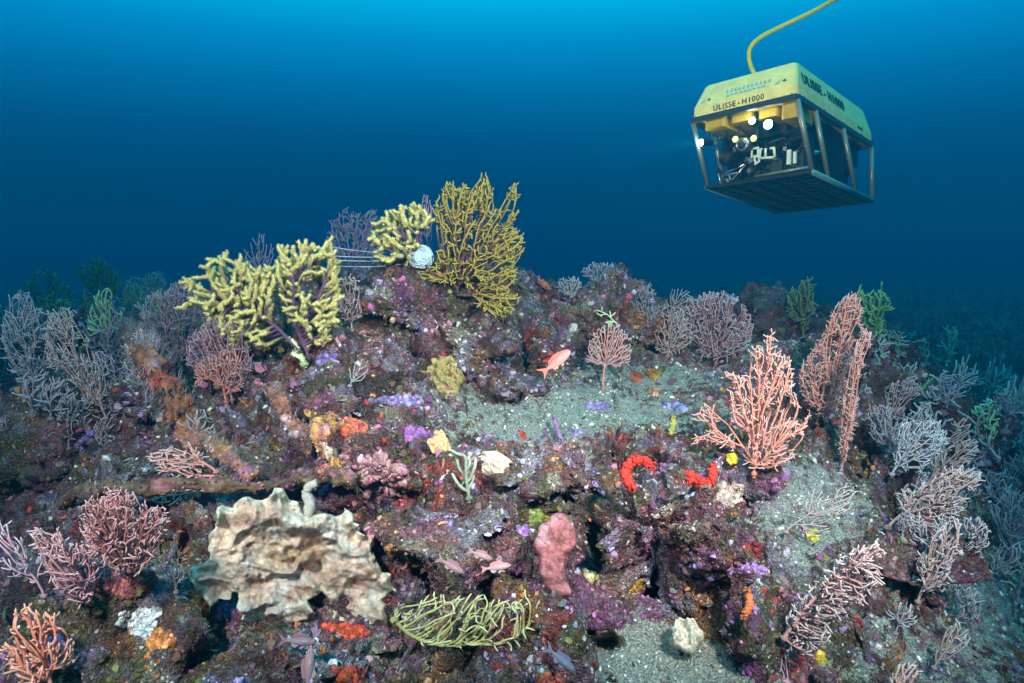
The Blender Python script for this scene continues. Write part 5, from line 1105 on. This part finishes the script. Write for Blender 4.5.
# lamps
def lamp(p, r_, on, dirv=(0, -1, -.12), energy=0, bracket=True):
    d_ = unit(dirv); p = np.array(p, float); b = RB(); tube(b, [p + d_ * -.09, p + d_ * -.07, p + d_ * -.02, p], [r_ * .55, r_ * .8, r_, r_ * 1.12], 18); h = b.place('lamp_housing', M_BLK, rov)
    b = RB(); tube(b, [p, p + d_ * .006], [r_ * .9, r_ * .8], 18); g_ = b.place('lamp_face', on or M_GLS, h); 
    b = RB(); cyl(b, p - d_ * .05, p - d_ * .05 + np.array([0, 0, .1]), .008, 8); b.place('bracket', M_DK, h)
    for o_ in (g_,): pass
    if energy:
        l_ = bpy.data.lights.new('lamp_beam', 'POINT'); l_.energy = energy; l_.color = (1, .86, .55); l_.shadow_soft_size = r_ * .5
        lo = bpy.data.objects.new('lamp_beam', l_); COL.objects.link(lo); lo.location = tw(p + d_ * .045)
lamp((.145, .10, .325), .034, M_LAMP, energy=.9); lamp((.03, .10, .375), .026, M_LAMP, energy=.6); lamp((-.335, .07, .285), .026, M_LAMP, dirv=(-.5, -1, -.1), energy=1)
sl = bpy.data.lights.new('lamp_beam', 'SPOT'); sl.energy = 160; sl.spot_size = math.radians(55); sl.spot_blend = 1; sl.color = (1, .92, .75); sl.shadow_soft_size = .02
so = bpy.data.objects.new('lamp_beam', sl); COL.objects.link(so); so.location = tw((-.37, .02, .28)); so.rotation_euler = Vector(RM @ np.array((-.9, -.55, -.05))).to_track_quat('-Z', 'Y').to_euler()
lamp((-.10, .12, .275), .026, M_LAMPY); lamp((.035, .12, .255), .026, M_LAMPY); lamp((-.20, .10, .30), .02, None)
# camera
b = RB(); tube(b, [(-.03, .25, .22), (-.03, .14, .22), (-.03, .10, .22), (-.03, .09, .22)], [.045, .045, .052, .040], 24); c_ = b.place('camera_housing', M_DK, rov)
b = RB(); tube(b, [(-.03, .094, .22), (-.03, .082, .22)], [.046, .044], 24); b.place('bezel', M_STEEL, c_); b = RB(); ball(b, (-.03, .088, .22), .034, 3); b.place('lens', M_GLS, c_)
b = RB(); tube(b, [(-.19, .3, .17), (-.19, .16, .17), (-.19, .13, .17)], [.05, .055, .03], 20); b.place('sonar_head', M_BLK, rov)
# thrusters: duct with hub and blades
def thruster(c, ax, r_=.085):
    c = np.array(c, float); ax = unit(ax); ref = np.array([0, 0, 1.]) if abs(ax[2]) < .8 else np.array([1., 0, 0]); A = unit(np.cross(ax, ref)); B = np.cross(ax, A); n_ = 28; th = np.arange(n_) / n_ * 2 * np.pi
    rg = []
    for rr, t in ((r_, -.04), (r_ * 1.08, -.03), (r_ * 1.04, .05), (r_ * .9, .05), (r_ * .88, -.03)): rg.append(c + ax * t + rr * (np.cos(th)[:, None] * A + np.sin(th)[:, None] * B))
    b = RB(); V = np.vstack(rg); m_ = 5; b.add(V, [[q * n_ + k, q * n_ + (k + 1) % n_, ((q + 1) % m_) * n_ + (k + 1) % n_, ((q + 1) % m_) * n_ + k] for q in range(m_) for k in range(n_)]); t_ = b.place('thruster_duct', M_BLK, rov)
    b = RB(); tube(b, [c - ax * .08, c - ax * .05, c + ax * .05, c + ax * .08], [.012, .024, .024, .01], 14); b.place('hub', M_STEEL, t_)
    for k in range(3):
        a = k * 2.094; d_ = A * math.cos(a) + B * math.sin(a); e_ = np.cross(ax, d_); q = [c + d_ * .02 - e_ * .01, c + d_ * .02 + e_ * .01, c + d_ * r_ * .85 + e_ * .03 + ax * .02, c + d_ * r_ * .85 - e_ * .03 - ax * .02]
        b = RB(); V = np.vstack([np.array(q) + ax * .002, np.array(q) - ax * .002]); b.add(V, [[0, 1, 2, 3], [7, 6, 5, 4], [0, 4, 5, 1], [1, 5, 6, 2], [2, 6, 7, 3], [3, 7, 4, 0]]); b.place('blade', M_DK, t_, False)
thruster((.20, L_ - .25, .22), (.5, 1, 0), .095); thruster((-.20, L_ - .25, .22), (-.5, 1, 0), .095); thruster((.24, .52, .20), (1, .3, 0), .08); thruster((-.24, .46, .20), (1, -.3, 0), .08)
# pressure cylinders, boxes, hoses
for a, c, r_, m_ in (((-.08, .5, .14), (-.08, 1.25, .14), .07, M_BLK), ((.08, .55, .12), (.08, 1.2, .12), .055, M_DK), ((-.22, .75, .09), (.2, .75, .09), .035, M_STEEL), ((.2, .8, .08), (.2, 1.3, .08), .04, M_BLK), ((.26, .95, .06), (.30, 1.3, .02), .012, M_BAR)):
    b = RB(); cyl(b, a, c, r_, 20); b.place('pressure_cylinder', m_, rov)
for c, h in (((.24, .36, .10), (.06, .05, .06)), ((.12, .34, .08), (.04, .04, .05)), ((-.02, .42, .12), (.09, .05, .05)), ((-.25, 1.0, .12), (.05, .1, .07))):
    b = RB(); box(b, c, h); b.place('junction_box', M_DK, rov, False)
for q in range(60):
    a = np.array([rng.uniform(-.3, .32), rng.uniform(.10, 1.1), rng.uniform(.05, .33)]); c = a + rng.uniform(-.22, .22, 3) * [1, 1.3, .6]; c[0] = np.clip(c[0], -.30, .30); a[1] = max(a[1], .26 * (1 - a[2] / .45) + .06); c[2] = np.clip(c[2], .05, .4); mid = (a + c) / 2 + rng.uniform(-.06, .06, 3); mid[2] = max(mid[2], .05); mid[0] = np.clip(mid[0], -.31, .31); c[1] = max(c[1], .30); mid[1] = max(mid[1], .26 * (1 - mid[2] / .45) + .05)
    b = RB(); tube(b, interp([a, mid, c], 14), .006 + .004 * rng.random(), 7); b.place('hose', [M_BLK, M_DK, M_BAR, M_DK][q % 4 if q % 3 == 0 else q % 2], rov)
for q in range(60):
    c = np.array([rng.uniform(-.3, .31), rng.uniform(.0, .16), rng.uniform(.06, .27)]); c[1] += .26 * (1 - c[2] / .45) + .04; b = RB(); box(b, c, rng.uniform(.006, .018, 3), np.array(Euler(rng.uniform(-.6, .6, 3)).to_matrix())); b.place('fitting', [M_DK, M_DK, M_BLK, M_BLK, M_STEEL, M_DK, M_BLK][q % 7], rov, False)
# manipulator: folded arm on the left, white gripper jaws in the middle
def link(pts, r_, name, m_, par=rov): b = RB(); tube(b, pts, r_, 10); return b.place(name, m_, par)
arm = link([(-.32, .34, .10), (-.23, .30, .03)], .012, 'manipulator_arm', M_BAR)
for a, c in (((-.32,.34,.10),(-.10,.30,.145)), ((-.10,.30,.145),(-.22,.30,.03)), ((-.24,.31,.09),(-.22,.30,.03)), ((-.30,.33,.09),(-.14,.30,.09)), ((-.10,.30,.145),(-.02,.30,.13)), ((-.34,.33,.13),(-.32,.34,.02))): link([a, c], .0075, 'strut', M_STEEL, arm)
for c in ((-.32,.34,.10), (-.10,.30,.145), (-.22,.30,.03), (-.33,.32,.13)): b = RB(); ball(b, c, .017, 2); b.place('joint', M_BLK, arm)
def loop(pts, r_=.008): 
    b = RB(); P = np.array(pts + [pts[0]], float); 
    for a, c in zip(P[:-1], P[1:]): cyl(b, a, c, r_, 8); ball(b, a, r_ * 1.1, 2)
    return b
gy = .17
g_ = loop([(.00, gy, .20), (.045, gy, .20), (.045, gy, .145), (.00, gy, .145)]).place('gripper', M_WHT, rov)
loop([(.02, gy, .14), (.055, gy, .14), (.055, gy, .105), (.03, gy, .09)]).place('jaw', M_WHT, g_)
b = RB(); 
for a, c in (((.06,gy,.185),(.06,gy,.125)), ((.06,gy,.125),(.16,gy,.115)), ((.10,gy,.185),(.10,gy,.13)), ((.16,gy,.175),(.165,gy,.115)), ((.13,gy,.18),(.165,gy,.178)), ((.06,gy,.185),(.075,gy,.187))): cyl(b, a, c, .009, 8)
b.place('jaw', M_WHT, g_)
for c, h in (((-.12, .62, .24), (.10, .10, .07)), ((.12, .60, .22), (.11, .09, .09)), ((.0, .95, .17), (.16, .30, .10)), ((.26, .80, .14), (.06, .16, .09)), ((-.27, .80, .14), (.05, .2, .09)), ((.02, .50, .08), (.26, .08, .05)), ((0, 1.2, .16), (.26, .05, .12)), ((-.05, .40, .33), (.25, .10, .03)), ((.22, .42, .29), (.07, .12, .04))):
    b = RB(); box(b, c, h, np.array(Euler((rng.uniform(-.08, .08), rng.uniform(-.1, .1), rng.uniform(-.15, .15))).to_matrix())); b.place('equipment_box', M_BLK, rov, False)
b = RB(); box(b, (0, .95, .345), (.30, .38, .09)); b.place('electronics_box', M_BLK, rov, False)
b = RB(); box(b, (.23, .25, .12), (.014, .01, .05)); box(b, (.27, .25, .11), (.01, .01, .04)); b.place('bottle_rack', M_WHT, rov, False)

# ------------------------------------------------------------------ yellow tether
ta = tw((.02, .22, H_ + FH - .004)); base_d = ta[1]
pix = [(752.5,71), (749,60), (749,50), (754,42), (764,35), (778,28), (795,20), (812,12), (830,2), (850,-8)]
Pt = [ta - np.array([0, 0, .01])] + [W(x, y, base_d - .01 * q) for q, (x, y) in enumerate(pix)]
mb_ = MB(); tube(mb_, interp(Pt, 60), 1.9 * np.linalg.norm(ta - CAM) / FPX, 10)
thing_mesh(mb_, 'tether', mat('yellow_rubber', (.80, .62, .05), rough=.5, bump=.3, bscale=200), ta, 'yellow cable curving up from the robot to the surface', 'cable')
print('fans', FANS)
# ------------------------------------------------------------------ the water itself
def haze():
    m = bpy.data.materials.new('sea_water_haze'); m.use_nodes = True; n = m.node_tree; n.nodes.clear()
    o_ = n.nodes.new('ShaderNodeOutputMaterial'); v = n.nodes.new('ShaderNodeVolumePrincipled')
    v.inputs['Color'].default_value = (0.003, 0.130, 0.225, 1); v.inputs['Density'].default_value = 0.115
    v.inputs['Absorption Color'].default_value = (0.0, 0.22, 0.38, 1)
    v.inputs['Anisotropy'].default_value = 0.6
    n.links.new(v.outputs[0], o_.inputs['Volume'])
    mb = MB(); lo = float(TV[:, 2].min()) - 1.0; hi = 2.75
    box(mb, (0, 0, (lo + hi) / 2), (75, 75, (hi - lo) / 2)); ob = mb.build('haze', m, None, False); tag(ob, kind='stuff')
    m.cycles.homogeneous_volume = True if hasattr(m.cycles, 'homogeneous_volume') else None
try: haze()
except Exception as ex: print('haze', ex)
